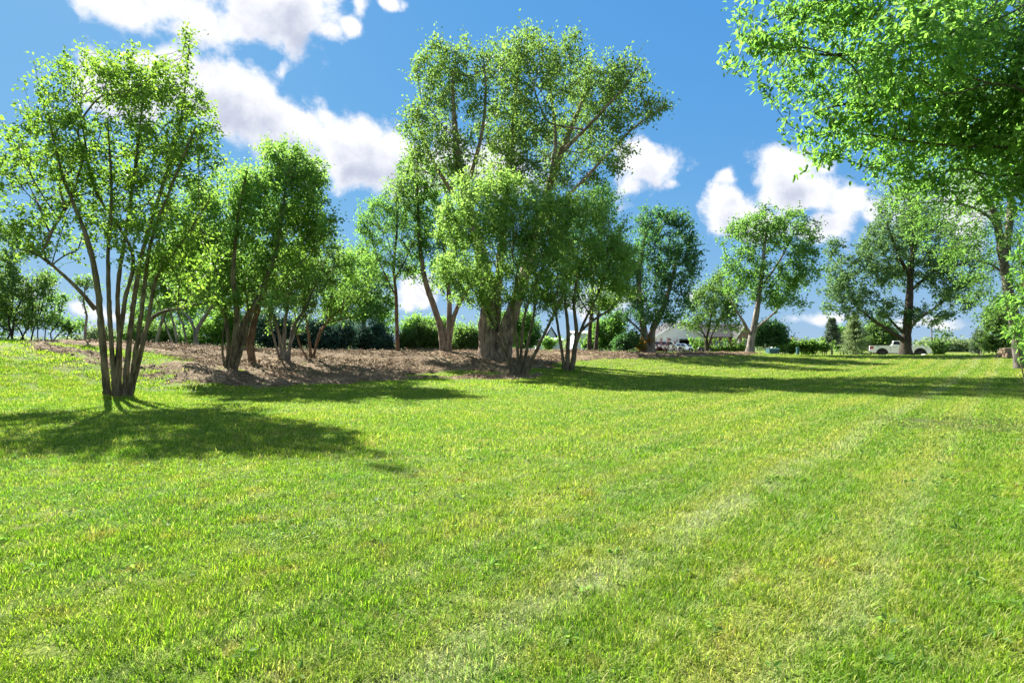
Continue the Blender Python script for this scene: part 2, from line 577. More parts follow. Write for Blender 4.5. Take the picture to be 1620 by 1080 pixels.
def mat_brick():
    m, t = new_mat('brick_red')
    pos = t.n('ShaderNodeTexCoord').outputs['Object']
    mp = t.n('ShaderNodeMapping', {0: pos, 'Rotation': (R(90), 0, 0)}).outputs[0]
    b = t.n('ShaderNodeTexBrick', {'Vector': mp, 'Scale': 1.0, 'Color1': (0.25, 0.105, 0.075, 1), 'Color2': (0.17, 0.075, 0.06, 1), 'Mortar': (0.30, 0.26, 0.23, 1), 'Mortar Size': 0.01, 'Brick Width': 0.22, 'Row Height': 0.075})
    p = t.n('ShaderNodeBsdfPrincipled', {'Base Color': b.outputs[0], 'Roughness': 0.85})
    t.n('ShaderNodeOutputMaterial', {0: p})
    return m


def mat_siding(name, col):
    m, t = new_mat(name)
    pos = t.n('ShaderNodeTexCoord').outputs['Object']
    z = t.n('ShaderNodeSeparateXYZ', {0: pos}).outputs[2]
    fr = t.m('FRACT', t.m('MULTIPLY', z, 6.0))
    n = t.noise(pos, 2.0, 3.0)
    c = t.mix(n, tuple(x * 0.9 for x in col), col)
    p = t.n('ShaderNodeBsdfPrincipled', {'Base Color': c, 'Roughness': 0.6})
    bp = t.n('ShaderNodeBump', {'Height': fr, 'Strength': 0.6, 'Distance': 0.02})
    t.set(p.inputs['Normal'], bp.outputs[0])
    t.n('ShaderNodeOutputMaterial', {0: p})
    return m


M = {
    'lawn': mat_lawn(), 'blade': mat_blade(), 'mulch': mat_mulch(), 'chip': mat_chip(),
    'brick': mat_brick(), 'siding': mat_siding('white_siding', (0.74, 0.74, 0.72)), 'blue_siding': mat_siding('blue_grey_siding', (0.30, 0.38, 0.50)),
    'pale_siding': mat_siding('pale_siding', (0.62, 0.68, 0.74)),
    'shingle': simple('roof_shingle', (0.036, 0.035, 0.038), 0.9, 0.2, 3.0, bump=0.4),
    'shingle_grey': simple('roof_grey', (0.10, 0.10, 0.12), 0.9, 0.15, 3.0, bump=0.4),
    'shingle_blue': simple('roof_blue', (0.03, 0.055, 0.11), 0.8, 0.15, 3.0, bump=0.3),
    'white': simple('white_paint', (0.80, 0.80, 0.79), 0.4, 0.04),
    'car_white': simple('car_white', (0.86, 0.86, 0.86), 0.35, 0.02, 2.0, coat=0.35),
    'car_silver': simple('car_silver', (0.50, 0.60, 0.70), 0.3, 0.03, 2.0, metal=0.3, coat=1.0),
    'tan': simple('two_tone_tan', (0.42, 0.38, 0.30), 0.35, 0.05, coat=0.6),
    'glass': simple('dark_glass', (0.012, 0.016, 0.022), 0.06, 0.1, spec=0.8),
    'pane': simple('window_pane', (0.16, 0.20, 0.25), 0.08, 0.3, 0.8, spec=0.8),
    'black': simple('black_plastic', (0.02, 0.02, 0.02), 0.55, 0.2),
    'rubber': simple('tyre_rubber', (0.022, 0.022, 0.022), 0.85, 0.2),
    'rim_dark': simple('rim_dark', (0.06, 0.06, 0.065), 0.35, 0.1, metal=0.8),
    'rim': simple('rim_pale', (0.62, 0.62, 0.62), 0.35, 0.1, metal=0.4),
    'red': simple('tail_red', (0.42, 0.012, 0.015), 0.2, 0.1, coat=1.0),
    'chrome': simple('bright_metal', (0.55, 0.56, 0.58), 0.25, 0.05, metal=0.9),
    'lens': simple('lamp_lens', (0.5, 0.52, 0.55), 0.1, 0.1, coat=1.0),
    'teal': simple('utility_green', (0.032, 0.10, 0.115), 0.5, 0.12, 3.0),
    'teal_top': simple('utility_green_lid', (0.04, 0.115, 0.13), 0.5, 0.1, 3.0),
    'wood': bark_mat('cut_wood', (0.12, 0.085, 0.055), (0.38, 0.29, 0.20), 14, 0.3),
    'post': bark_mat('grey_post', (0.10, 0.09, 0.08), (0.25, 0.22, 0.19), 14, 0.3),
    'stone': simple('pale_stone', (0.62, 0.60, 0.57), 0.8, 0.2, 4.0, bump=0.5),
    'gravel': simple('gravel', (0.42, 0.39, 0.34), 0.95, 0.35, 14.0, bump=0.8),
    'concrete': simple('concrete', (0.40, 0.39, 0.37), 0.9, 0.15, 2.0, bump=0.2),
    'steel': simple('black_steel', (0.025, 0.025, 0.028), 0.5, 0.2, metal=0.3),
    'deck': bark_mat('trailer_deck', (0.08, 0.06, 0.045), (0.22, 0.18, 0.14), 10, 0.3),
    'inside': simple('garage_inside', (0.10, 0.095, 0.09), 0.9, 0.3),
    'hiviz': simple('yellow_cloth', (0.55, 0.52, 0.05), 0.7, 0.2),
    'blue': simple('blue_plastic', (0.15, 0.32, 0.55), 0.5, 0.15),
    'clover': simple('clover_white', (0.70, 0.70, 0.66), 0.8, 0.1),
}
# ------------------------------------------------------------------ the ground's shape
def pz(py, Y):
    return EYE + (CY - py) / F * Y


def W(px, py, Y):
    return np.array([(px - CX) / F * Y, Y, pz(py, Y)])


_ctl = [(px, py, Y) for px, py, Y in (
    (0, 541, 19.0), (0, 600, 15), (100, 580, 17.5), (60, 546, 20.5), (133, 548, 22), (230, 553, 23.5), (300, 553, 26), (185, 628, 15.1),
    (240, 607, 18.5), (300, 577, 20.5), (368, 588, 22), (400, 578, 25), (450, 571, 27), (492, 567, 29), (629, 557, 36), (705, 557, 37),
    (785, 568, 34), (822, 595, 27), (898, 586, 29), (590, 604, 22), (440, 611, 19.5), (700, 599, 24.5), (1025, 558, 48), (1000, 567, 38),
    (930, 557, 43), (860, 574, 32.5), (1188, 558, 49), (1222, 561, 50), (1432, 564, 53), (1500, 566, 55), (1610, 584, 27), (1300, 585, 33),
    (1100, 600, 25), (1118, 559.5, 62), (1060, 558.5, 60), (1060, 557, 84), (540, 557, 40), (400, 553, 42), (280, 551, 34), (1585, 563, 38), (1330, 563, 66))]
CTL = np.array([[(px - CX) / F * Y, Y, pz(py, Y)] for px, py, Y in _ctl]
               + [[x, y, 0.0] for x in (-8, -3, 3, 9, 16) for y in (1.0, 6.0, 11.0)] + [[-13.5, 12, 0.1], [-4, 15.5, 0], [3, 16, 0], [10, 17, 0], [18, 17, 0.05], [0, 21, 0.0], [8, 21, 0.0],
                  [-30, 24, 1.7], [-34, 40, 1.5], [-12, 6, 0], [-22, 2, 0.2], [0, -15, 0], [25, 0, 0], [-25, -15, 0], [25, -15, 0], [30, 30, 0.3], [40, 60, .65], [60, 60, .6], [-30, 60, 1.2], [0, 60, 1.1], [10, 95, .95], [-20, 95, 1.1], [50, 100, .7]])


def _tps(r):
    return np.where(r > 1e-9, r * r * np.log(np.maximum(r, 1e-9)), 0.0)


_S = 20.0
_cp = CTL[:, :2] / _S
_n = len(_cp)
_K = _tps(np.linalg.norm(_cp[:, None] - _cp[None], axis=2)) + np.eye(_n) * 0.004
_P = np.hstack([np.ones((_n, 1)), _cp])
_A = np.block([[_K, _P], [_P.T, np.zeros((3, 3))]])
_w = np.linalg.solve(_A, np.concatenate([CTL[:, 2], np.zeros(3)]))


def ground(X, Y):
    X = np.atleast_1d(np.asarray(X, dtype=np.float64))
    Y = np.atleast_1d(np.asarray(Y, dtype=np.float64))
    out = np.empty(len(X))
    for i in range(0, len(X), 20000):
        q = np.stack([np.clip(X[i:i + 20000], -70, 100), np.clip(Y[i:i + 20000], -18, 110)], 1) / _S
        k = _tps(np.linalg.norm(q[:, None] - _cp[None], axis=2))
        out[i:i + 20000] = k @ _w[:_n] + _w[_n] + q @ _w[_n + 1:]
    cx, cy = X, Y
    far = np.clip((np.maximum(np.maximum(cy - 95, np.abs(cx) * 1.0 - 60), -cy - 14)) / 50, 0, 1)
    far = far * far * (3 - 2 * far)
    out = np.clip(out, -0.4, 2.2)
    return out * (1 - far) + 0.55 * far


def gz(x, y):
    return float(ground([x], [y])[0])


def hit(px, py):
    """where the ray through a photo pixel meets the ground"""
    ys = np.concatenate([np.arange(1.5, 30, 0.05), np.arange(30, 120, 0.2)])
    xs = (px - CX) / F * ys
    zr = EYE + (CY - py) / F * ys
    g = ground(xs, ys)
    k = np.nonzero(zr <= g)[0]
    i = k[0] if len(k) else len(ys) - 1
    return float(xs[i]), float(ys[i]), float(g[i])


def axis_steps(lo, hi, fine, lim):
    v = list(np.arange(lo, hi + 1e-6, fine))
    st = fine
    while v[-1] < lim:
        st *= 1.17
        v.append(v[-1] + st)
    st = fine
    while v[0] > -lim:
        st *= 1.17
        v.insert(0, v[0] - st)
    return np.array(v)


def grid_mesh(name, xs, ys, zf):
    gx, gy = np.meshgrid(xs, ys)
    P = np.stack([gx.ravel(), gy.ravel()], 1)
    V = np.column_stack([P, zf(P)])
    nx, ny = len(xs), len(ys)
    i, j = np.meshgrid(np.arange(nx - 1), np.arange(ny - 1))
    a = (j * nx + i).ravel()
    return np_mesh(name, V, quads=np.stack([a, a + 1, a + nx + 1, a + nx], 1), smooth=True)


def lawn_z(P):
    z = ground(P[:, 0], P[:, 1])
    near = np.clip(1 - (np.abs(P[:, 1] - 20) - 50) / 30, 0, 1)
    return z + 0.006 * sn(P, 0.35, 3, 1) * near


lawn = obj('lawn', grid_mesh('lawn', axis_steps(-32, 45, 0.45, 2600), axis_steps(-3, 64, 0.40, 2600), lawn_z), M['lawn'])
tag(lawn, 'sunlit mown lawn rising gently to the trees', kind='structure')

# mulch bed: outline in plan
_edge = [hit(*p) for p in ((40, 553), (95, 562), (150, 582), (205, 598), (238, 606), (300, 608), (350, 610), (430, 611), (520, 609), (585, 604), (660, 599), (720, 599),
                           (800, 601), (850, 596), (885, 584), (868, 578), (900, 573), (960, 568), (1045, 566.5), (1130, 563.5), (1192, 561.5))]
BED = np.array([[e[0], e[1]] for e in _edge] + [[23.5, 49.5], [14, 47.5], [6, 46], [-3, 45], [-12, 43], [-20, 36], [-24, 27], [-21, 22.3]])


def sdist(P, poly):
    """signed distance to a polygon, positive inside"""
    P = np.asarray(P, dtype=np.float64)
    best = np.full(len(P), 1e9)
    ins = np.zeros(len(P), dtype=bool)
    n = len(poly)
    for i in range(n):
        a, b = poly[i], poly[(i + 1) % n]
        ab = b - a
        t = np.clip(((P - a) @ ab) / (ab @ ab + 1e-12), 0, 1)
        best = np.minimum(best, np.linalg.norm(P - (a + t[:, None] * ab), axis=1))
        c = (a[1] > P[:, 1]) != (b[1] > P[:, 1])
        xi = a[0] + (P[:, 1] - a[1]) * ab[0] / (ab[1] if abs(ab[1]) > 1e-12 else 1e-12)
        ins ^= c & (P[:, 0] < xi)
    return np.where(ins, best, -best)


def bed_field(P):
    """signed, ragged and patchy: positive where bare mulch shows"""
    sd = sdist(P, BED)
    f = sd + 0.35 * sn(P, 0.5, 11, 3)
    left = np.clip((-9.5 - P[:, 0]) / 4.0, 0, 1) * np.clip((26 - P[:, 1]) / 4, 0, 1)       # the grassy bank: patches of bare soil only
    f = np.where(left > 0, np.minimum(f, f * (1 - left) + left * (0.05 + 1.0 * sn(P * np.array([1.0, 1.6]), 0.20, 23, 3))), f)
    patch = sn(P * np.array([0.6, 1.3]), 0.16, 31, 2)                                   # a few green islands further back
    f = np.where((P[:, 1] > 25) & (patch > 0.95), np.minimum(f, -0.1), f)
    return f


def bed_z(P):
    f = bed_field(P)
    z = lawn_z(P)
    up = np.clip(f / 0.3, 0, 1)
    return z + np.where(f > 0, 0.022, -0.05) + up * (0.035 + 0.045 * sn(P, 0.55, 5, 2) + 0.03 * sn(P, 1.8, 6, 2)) + np.where(f > 0, 0.01, 0)


xs = np.arange(BED[:, 0].min() - 0.6, BED[:, 0].max() + 0.6, 0.16)
ys = np.concatenate([np.arange(BED[:, 1].min() - 0.6, 34, 0.16), np.arange(34, BED[:, 1].max() + 0.6, 0.3)])
gx, gy = np.meshgrid(xs, ys)
BP = np.stack([gx.ravel(), gy.ravel()], 1)
bf = bed_field(BP)
bz = bed_z(BP)
nx = len(xs)
i, j = np.meshgrid(np.arange(nx - 1), np.arange(len(ys) - 1))
a = (j * nx + i).ravel()
Q = np.stack([a, a + 1, a + nx + 1, a + nx], 1)
Q = Q[(bf[Q] > -0.12).any(axis=1)]
used = np.unique(Q)
remap = np.full(len(BP), -1)
remap[used] = np.arange(len(used))
mulch = obj('mulch_bed', np_mesh('mulch_bed', np.column_stack([BP, bz])[used], quads=remap[Q], smooth=True), M['mulch'])
tag(mulch, 'brown shredded mulch and bare soil under the trees', kind='structure')

# ------------------------------------------------------------------ scattering (grass, chips)
def frames(n):
    return rng.normal(size=(n, 3))


def scatter(name, P, rot, scale, srcs, pick, label):
    """real geometry instanced on points by geometry nodes; srcs are meshes"""
    me = D.meshes.new(name)
    me.vertices.add(len(P))
    me.vertices.foreach_set('co', np.asarray(P, dtype=np.float32).ravel())
    at = me.attributes.new('rot', 'FLOAT_VECTOR', 'POINT'); at.data.foreach_set('vector', np.asarray(rot, dtype=np.float32).ravel())
    at = me.attributes.new('scl', 'FLOAT_VECTOR', 'POINT'); at.data.foreach_set('vector', np.asarray(scale, dtype=np.float32).ravel())
    at = me.attributes.new('pick', 'INT', 'POINT'); at.data.foreach_set('value', np.asarray(pick, dtype=np.int32))
    o = obj(name, me)
    g = D.node_groups.new(name + '_nodes', 'GeometryNodeTree')
    g.interface.new_socket('Geometry', in_out='INPUT', socket_type='NodeSocketGeometry')
    g.interface.new_socket('Geometry', in_out='OUTPUT', socket_type='NodeSocketGeometry')
    t = NT(g)
    gi, go = t.n('NodeGroupInput'), t.n('NodeGroupOutput')
    join = t.n('GeometryNodeGeometryToInstance')
    for k in reversed(range(len(srcs))):
        so = D.objects.new(srcs[k].name, srcs[k])
        oi = t.n('GeometryNodeObjectInfo', {'Object': so, 'As Instance': True})
        g.links.new(oi.outputs['Geometry'], join.inputs[0])
    iop = t.n('GeometryNodeInstanceOnPoints')
    g.links.new(gi.outputs[0], iop.inputs['Points'])
    g.links.new(join.outputs[0], iop.inputs['Instance'])
    iop.inputs['Pick Instance'].default_value = True

    def attr(n, ty):
        a = t.n('GeometryNodeInputNamedAttribute', data_type=ty)
        a.inputs['Name'].default_value = n
        return [s for s in a.outputs if s.enabled][0]
    g.links.new(attr('pick', 'INT'), iop.inputs['Instance Index'])
    g.links.new(attr('rot', 'FLOAT_VECTOR'), iop.inputs['Rotation'])
    g.links.new(attr('scl', 'FLOAT_VECTOR'), iop.inputs['Scale'])
    g.links.new(iop.outputs[0], go.inputs[0])
    md = o.modifiers.new('scatter', 'NODES')
    md.node_group = g
    tag(o, label, kind='stuff')
    return o


def tuft(name, n, rad, w, h, lean, seed, flat=0.0):
    r = np.random.default_rng(seed)
    V, T, Qd = [], [], []
    for k in range(n):
        a = r.uniform(0, 6.283)
        q = rad * math.sqrt(r.uniform())
        b = np.array([q * math.cos(a), q * math.sin(a), -0.01])
        d = r.uniform(0, 6.283)
        out = np.array([math.cos(d), math.sin(d), 0])
        side = np.array([-math.sin(d), math.cos(d), 0])
        hh = h * r.uniform(0.55, 1.25)
        ln = hh * lean * r.uniform(0.3, 1.5)
        ww = w * r.uniform(0.7, 1.3) / 2
        p1 = b + out * ln * 0.35 + np.array([0, 0, hh * 0.6])
        p2 = b + out * ln + np.array([0, 0, hh * r.uniform(0.82, 1.0)])
        i0 = len(V)
        V += [b - side * ww * 0.8, b + side * ww * 0.8, p1 + side * ww, p1 - side * ww, p2]
        Qd.append((i0, i0 + 1, i0 + 2, i0 + 3))
        T.append((i0 + 3, i0 + 2, i0 + 4))
    me = np_mesh(name, np.array(V), np.array(T), np.array(Qd))
    me.materials.append(M['blade'])
    return me


def wedge(y0, y1, dens, side=1.2, pad=1.2):
    """random points of the visible wedge of ground"""
    xm = side * y1 + pad
    n = int(dens * 2 * xm * (y1 - y0))
    P = np.stack([rng.uniform(-xm, xm, n), rng.uniform(y0, y1, n)], 1)
    P = P[np.abs(P[:, 0]) < side * P[:, 1] + pad]
    return P


def grass_zone(y0, y1, dens, hs, ws):
    P = wedge(y0, y1, dens, 1.08, 1.5)
    keep = bed_field(P) < rng.uniform(-0.12, 0.22, len(P))
    # thin bare patch on the right
    q = np.hypot((P[:, 0] - 8.6) * 0.45, (P[:, 1] - 9.6) * 0.75) + 0.45 * sn(P, 0.5, 71, 2)
    keep &= ~((q < 0.75) & (rng.uniform(size=len(P)) < 0.6))
    P = P[keep]
    hv = 1.0 + 0.14 * sn(P, 0.55, 41, 2) + 0.14 * sn(P, 2.2, 43, 2) + np.where(rng.uniform(size=len(P)) < 0.04, 0.6, 0)
    left = np.clip((-8 - P[:, 0]) / 5, 0, 1) * np.clip((P[:, 1] - 10) / 5, 0, 1)
    hv = np.clip(hv * (1 + 0.5 * left), 0.75, 1.8)
    z = lawn_z(P)
    n = len(P)
    s = rng.uniform(0.8, 1.2, n)
    return np.column_stack([P, z]), np.column_stack([s * ws, s * ws, s * hs * hv]), np.column_stack([rng.normal(0, .08, n), rng.normal(0, .08, n), rng.uniform(0, 6.283, n)])


srcs = [tuft('grass_tuft', 20, 0.055, 0.0037, 0.050, 0.75, 101 + k) for k in range(3)] \
    + [tuft('grass_tuft', 44, 0.14, 0.0064, 0.052, 0.7, 111 + k) for k in range(3)] \
    + [tuft('grass_tuft', 46, 0.30, 0.019, 0.060, 0.6, 121 + k) for k in range(3)]
gp, gs, gr, gk = [], [], [], []
for (y0, y1, dens, hs, ws, k0) in ((1.0, 4.0, 540, 1.0, 1.0, 0), (4.0, 6.5, 340, 1.0, 1.15, 0), (6.5, 11, 82, 1.0, 1.0, 3), (11, 17, 48, 1.0, 1.15, 3),
                                   (17, 30, 10.5, 0.95, 1.0, 6), (30, 62, 5.0, 1.0, 1.25, 6)):
    p, s, r_ = grass_zone(y0, y1, dens, hs, ws)
    gp.append(p); gs.append(s); gr.append(r_)
    gk.append(k0 + rng.integers(0, 3, len(p)))
for px, py, Y, rad in ((186, 629, 15.1, .55), (822, 595, 27, .6), (898, 586, 29, .5), (1188, 558, 49, .8), (1432, 564, 53, .9), (1612, 587, 27, .8), (367, 589, 22, .4)):   # longer grass left untrimmed at the stems
    m = 110
    a = rng.uniform(0, 6.283, m); q = rad * rng.uniform(0.55, 1.25, m)
    bx = (px - CX) / F * Y
    P = np.stack([bx + q * np.cos(a), Y + q * np.sin(a) * .9], 1)
    gp.append(np.column_stack([P, lawn_z(P)])); s_ = rng.uniform(0.7, 1.2, m)
    gs.append(np.column_stack([s_, s_, rng.uniform(1.2, 2.6, m)])); gr.append(np.column_stack([rng.normal(0, .1, m), rng.normal(0, .1, m), rng.uniform(0, 6.28, m)]))
    gk.append(3 + rng.integers(0, 3, m))
scatter('grass', np.concatenate(gp), np.concatenate(gr), np.concatenate(gs), srcs, np.concatenate(gk), 'mown green grass blades covering the lawn')
print('grass tufts', sum(len(p) for p in gp))


def chip_mesh(name, k):
    r = np.random.default_rng(200 + k)
    l, w, h = [(0.07, 0.012, 0.006), (0.045, 0.016, 0.006), (0.10, 0.008, 0.005), (0.03, 0.014, 0.007)][k]
    V, Qd = [], []
    for q in range(5):
        c = r.normal(0, 0.08, 3) * (1, 1, 0.25) if q else np.zeros(3)
        a = r.uniform(0, 3.14)
        til = r.uniform(-.5, .5)
        ax = np.array([math.cos(a), math.sin(a), til]); ax /= np.linalg.norm(ax)
        sd = np.cross(ax, (0, 0, 1)); sd /= np.linalg.norm(sd)
        up = np.cross(sd, ax)
        i0 = len(V)
        for e in (-1, 1):
            for (su, uu) in ((-1, -1), (1, -1), (1, 1), (-1, 1)):
                V.append(c + ax * l * e * r.uniform(.8, 1.1) + sd * w * su * r.uniform(.7, 1.1) + up * h * uu + up * 0.012 * (e * .5))
        for f in ((0, 1, 2, 3), (7, 6, 5, 4), (0, 4, 5, 1), (1, 5, 6, 2), (2, 6, 7, 3), (3, 7, 4, 0)):
            Qd.append([i0 + t for t in f])
    me = np_mesh(name, np.array(V), quads=np.array(Qd))
    me.materials.append(M['chip'])
    return me


lo, hi_ = BED.min(0), BED.max(0)
n = 95000
P = np.stack([rng.uniform(lo[0], hi_[0], n), rng.uniform(lo[1], hi_[1], n)], 1)
P = P[rng.uniform(size=n) < np.clip(1.35 - P[:, 1] / 55, 0.35, 1)]
f = bed_field(P)
dens = np.clip(0.55 + 0.7 * sn(P, 0.14, 51, 2), 0.06, 1)
bank = (P[:, 0] < -11) & (P[:, 1] < 24)
dens = np.where(bank, dens * 0.25, dens)
P = P[(f > 0) & (rng.uniform(size=len(P)) < dens)]
n = len(P)
sc_ = np.minimum(rng.lognormal(-0.15, 0.45, n), 1.7) * np.clip(P[:, 1] / 30, 0.7, 1.0)
scatter('wood_chips', np.column_stack([P, bed_z(P) + 0.012]), np.column_stack([rng.normal(0, .35, n), rng.normal(0, .35, n), rng.uniform(0, 6.28, n)]),
        np.column_stack([sc_] * 3), [chip_mesh('wood_chip', k) for k in range(4)], rng.integers(0, 4, n), 'shredded wood chips lying on the mulch bed')
print('chips', n)

# ------------------------------------------------------------------ the tree builder
def catmull(pts, step):
    pts = np.asarray(pts, dtype=np.float64)
    if len(pts) == 2:
        pts = np.array([pts[0], pts[0] * .5 + pts[1] * .5, pts[1]])
    e = np.vstack([2 * pts[0] - pts[1], pts, 2 * pts[-1] - pts[-2]])
    out = []
    for i in range(1, len(e) - 2):
        n = max(2, int(np.linalg.norm(e[i + 1] - e[i]) / step))
        for k in range(n):
            t = k / n
            out.append(0.5 * ((2 * e[i]) + (-e[i - 1] + e[i + 1]) * t + (2 * e[i - 1] - 5 * e[i] + 4 * e[i + 1] - e[i + 2]) * t * t + (-e[i - 1] + 3 * e[i] - 3 * e[i + 1] + e[i + 2]) * t ** 3))
    out.append(pts[-1])
    return np.array(out)


def tube(path, rad, sides, V, Qd, wob=None):
    """append a tapered tube; path (n,3), rad (n,)"""
    n = len(path)
    d = np.gradient(path, axis=0)
    d /= np.linalg.norm(d, axis=1)[:, None] + 1e-9
    ref = np.array([1.0, 0.13, 0.07]) if abs(d[0, 0]) < 0.8 else np.array([0.0, 1.0, 0.1])
    u = np.cross(d, ref); u /= np.linalg.norm(u, axis=1)[:, None] + 1e-9
    v = np.cross(d, u)
    a = np.arange(sides) / sides * 2 * math.pi
    rr = rad[:, None] * np.ones((1, sides))
    if wob is not None:
        rr = rr * wob
    ring = path[:, None, :] + rr[:, :, None] * (np.cos(a)[None, :, None] * u[:, None, :] + np.sin(a)[None, :, None] * v[:, None, :])
    base = sum(len(x) for x in V)
    V.append(ring.reshape(-1, 3))
    i = np.arange(n - 1)[:, None] * sides + np.arange(sides)[None]
    j = np.arange(n - 1)[:, None] * sides + (np.arange(sides)[None] + 1) % sides
    Qd.append(base + np.stack([i, j, j + sides, i + sides], -1).reshape(-1, 4))


def leaves_mesh(name, C, A, L, Wd, r, droop=0.25, pointed=False):
    """leaf blades at C growing along A; two triangles folded along the midrib (four when pointed)"""
    n = len(C)
    A = A * 0.7 + r.normal(size=(n, 3)) * 0.75 + np.array([0, 0, -droop])
    A /= np.linalg.norm(A, axis=1)[:, None]
    N = r.normal(size=(n, 3)) * 0.65 + np.array([0, 0, 0.9])
    S = np.cross(A, N); S /= np.linalg.norm(S, axis=1)[:, None] + 1e-9
    N = np.cross(S, A)
    l = L * r.uniform(0.65, 1.25, n)[:, None]
    w = Wd * r.uniform(0.7, 1.2, n)[:, None] / 2
    b, t = C, C + A * l - N * l * 0.08
    if not pointed:
        m = C + A * l * 0.45 + N * w * 0.35
        V = np.stack([b, m + S * w, t, m - S * w], 1).reshape(-1, 3)
        k = np.arange(n)[:, None] * 4
        T = np.concatenate([k + np.array([0, 1, 2]), k + np.array([0, 2, 3])])
        return np_mesh(name, V, T)
    m1 = C + A * l * 0.25 + N * w * 0.35
    m2 = C + A * l * 0.60 + N * w * 0.25
    V = np.stack([b, m1 + S * w, m2 + S * w * .8, t, m2 - S * w * .8, m1 - S * w], 1).reshape(-1, 3)
    k = np.arange(n)[:, None] * 6
    T = np.concatenate([k + np.array(q) for q in ((0, 1, 2), (0, 2, 3), (0, 3, 4), (0, 4, 5))])
    return np_mesh(name, V, T)


TRI = [0]


def grow(name, label, cat, Y, stems, lobes, att=700, per=26, leaf=(0.10, 0.06), mat='crab', bark='crab', group=None, depth=0.85, gap=-0.1, sprig=0.28,
         seed=1, bf=0.35, spread=0.3, floor=None, shell=4.0, branch_name='branch', droop=0.25, pointed=False, twig=0.006, stemcut=0.25, hang=0.0, sides=9, clump=1.0, split_leaves=0, up_bias=0.25):
    """stems: (part name, [(px, py[, depth offset])...], base radius px, tip radius px); lobes: (px, py, rx px, ry px[, depth offset])"""
    r = np.random.default_rng(seed)
    leaf = (leaf[0] * 1.08, leaf[1] * 1.12)
    k = Y / F
    b0 = stems[0][1][0]
    base = W(b0[0], b0[1], Y)
    if floor is None:
        base[2] = gz(base[0], base[1])
    root = empty(name, tuple(base))
    tag(root, label, cat, group)
    nodes, par, rad, plen, fixed, tn = [], [], [], [], [], []
    # explicit stems
    for si, (kind, pts, r0, r1) in enumerate(stems):
        P3 = []
        dy = 0.0
        sg = r.uniform(-1, 1)
        for q, p in enumerate(pts):
            dy = p[2] if len(p) > 2 else sg * spread * (q / max(1, len(pts) - 1)) * len(pts) * 0.35
            P3.append(W(p[0], p[1], Y + dy) if len(p) > 2 else W(p[0], p[1], Y + dy))
        P3 = np.array(P3)
        if si == 0 or kind in ('stem', 'trunk'):
            if abs(P3[0, 2] - base[2]) < 1.2:
                P3 = np.vstack([P3[0] * [1, 1, 0] + [0, 0, min(P3[0, 2], gz(P3[0, 0], P3[0, 1])) - 0.12], P3 + [0, 0, 0.02]])
        path = catmull(P3, max(0.16, 6 * k))
        n = len(path)
        t = np.linspace(0, 1, n)
        fk = 0.80 if kind == 'trunk' else 0.70
        r0, r1 = r0 * fk, r1 * fk * 0.7
        ra = (r0 * (1 - t) ** 0.85 + r1 * (1 - (1 - t) ** 0.85)) * k
        if kind == 'trunk':
            hgt = (path[:, 2] - path[0, 2])
            ra = ra * (1 + 0.45 * np.exp(-hgt / (r0 * k * 2.2)))
        elif kind == 'stem':
            hgt = (path[:, 2] - path[0, 2])
            ra = ra * (1 + 0.25 * np.exp(-hgt / (r0 * k * 3)))
        path[1:] += np.cumsum(r.normal(0, 0.18, (n - 1, 3)), axis=0) * (r1 * k) * [1, 1, 0.2] * 0.6
        V, Qd = [], []
        wob = 1 + 0.10 * r.normal(size=(n, sides)) if n * sides < 2000 else None
        if kind == 'trunk':
            lob = 1 + 0.16 * np.exp(-(path[:, 2] - path[0, 2]) / (r0 * k * 3.0))[:, None] * np.cos(np.arange(sides)[None] / sides * 2 * math.pi * 4 + r.uniform(0, 6))
            wob = lob * (1 + 0.05 * r.normal(size=(n, sides)))
        tube(path, ra, sides, V, Qd, wob)
        me = np_mesh(kind, np.concatenate(V) - base, quads=np.concatenate(Qd), smooth=True)
        TRI[0] += 2 * len(me.polygons)
        obj(kind, me, BARK[bark], root)
        o0 = len(nodes)
        s = np.concatenate([[0], np.cumsum(np.linalg.norm(np.diff(path, axis=0), axis=1))])
        for q in range(n):
            nodes.append(path[q]); par.append(-1); rad.append(ra[q]); plen.append(s[q]); tn.append(t[q])
            fixed.append(t[q] >= stemcut)
    nst = len(nodes)
    # crown volume: attraction points
    lob = []
    for L in lobes:
        cx, cy, rx, ry = L[:4]
        rd = depth * 0.5 * (rx + ry) * k
        half = max(abs(q[0] - np.mean([z[0] for z in lobes])) for q in lobes) * k
        off = L[4] if len(L) > 4 else r.uniform(-0.5, 0.5) * min(half, 3.5 * rd)
        k2 = (Y + off) / F
        hh_ = np.array([rx * k2, rd, ry * k2])
        lob.append((W(cx, cy, Y + off), np.maximum(hh_ - 0.9 * sprig, 0.4 * hh_)))
    vol = np.array([np.prod(l[1]) for l in lob]) ** 0.8
    cnt = r.multinomial(int(att * 2.2), vol / vol.sum())
    cand = []
    for (c, h), m in zip(lob, cnt):
        d = r.normal(size=(m, 3)); d /= np.linalg.norm(d, axis=1)[:, None]
        cand.append(c + d * (r.uniform(size=(m, 1)) ** (1 / shell)) * h * (1 + 0.10 * r.normal(size=(m, 1))))
    cand = np.concatenate(cand)
    size = np.mean([l[1].mean() for l in lob])
    cand = cand[sn(cand, 0.85 / size * clump, seed + 900, 2) > gap * 1.0 - 0.12]
    cand = cand[cand[:, 2] > ground(cand[:, 0], cand[:, 1]) + 0.15]
    if len(cand) > att:
        cand = cand[r.permutation(len(cand))[:att]]
    na = len(cand)
    # minimum spanning growth with a cost on path length
    X = np.concatenate([np.array(nodes), cand])
    pl = np.concatenate([np.array(plen), np.zeros(na)])
    parent = np.full(len(X), -1)
    ok = np.nonzero(np.array(fixed))[0]
    best = np.full(na, 1e9); bp = np.zeros(na, dtype=int)
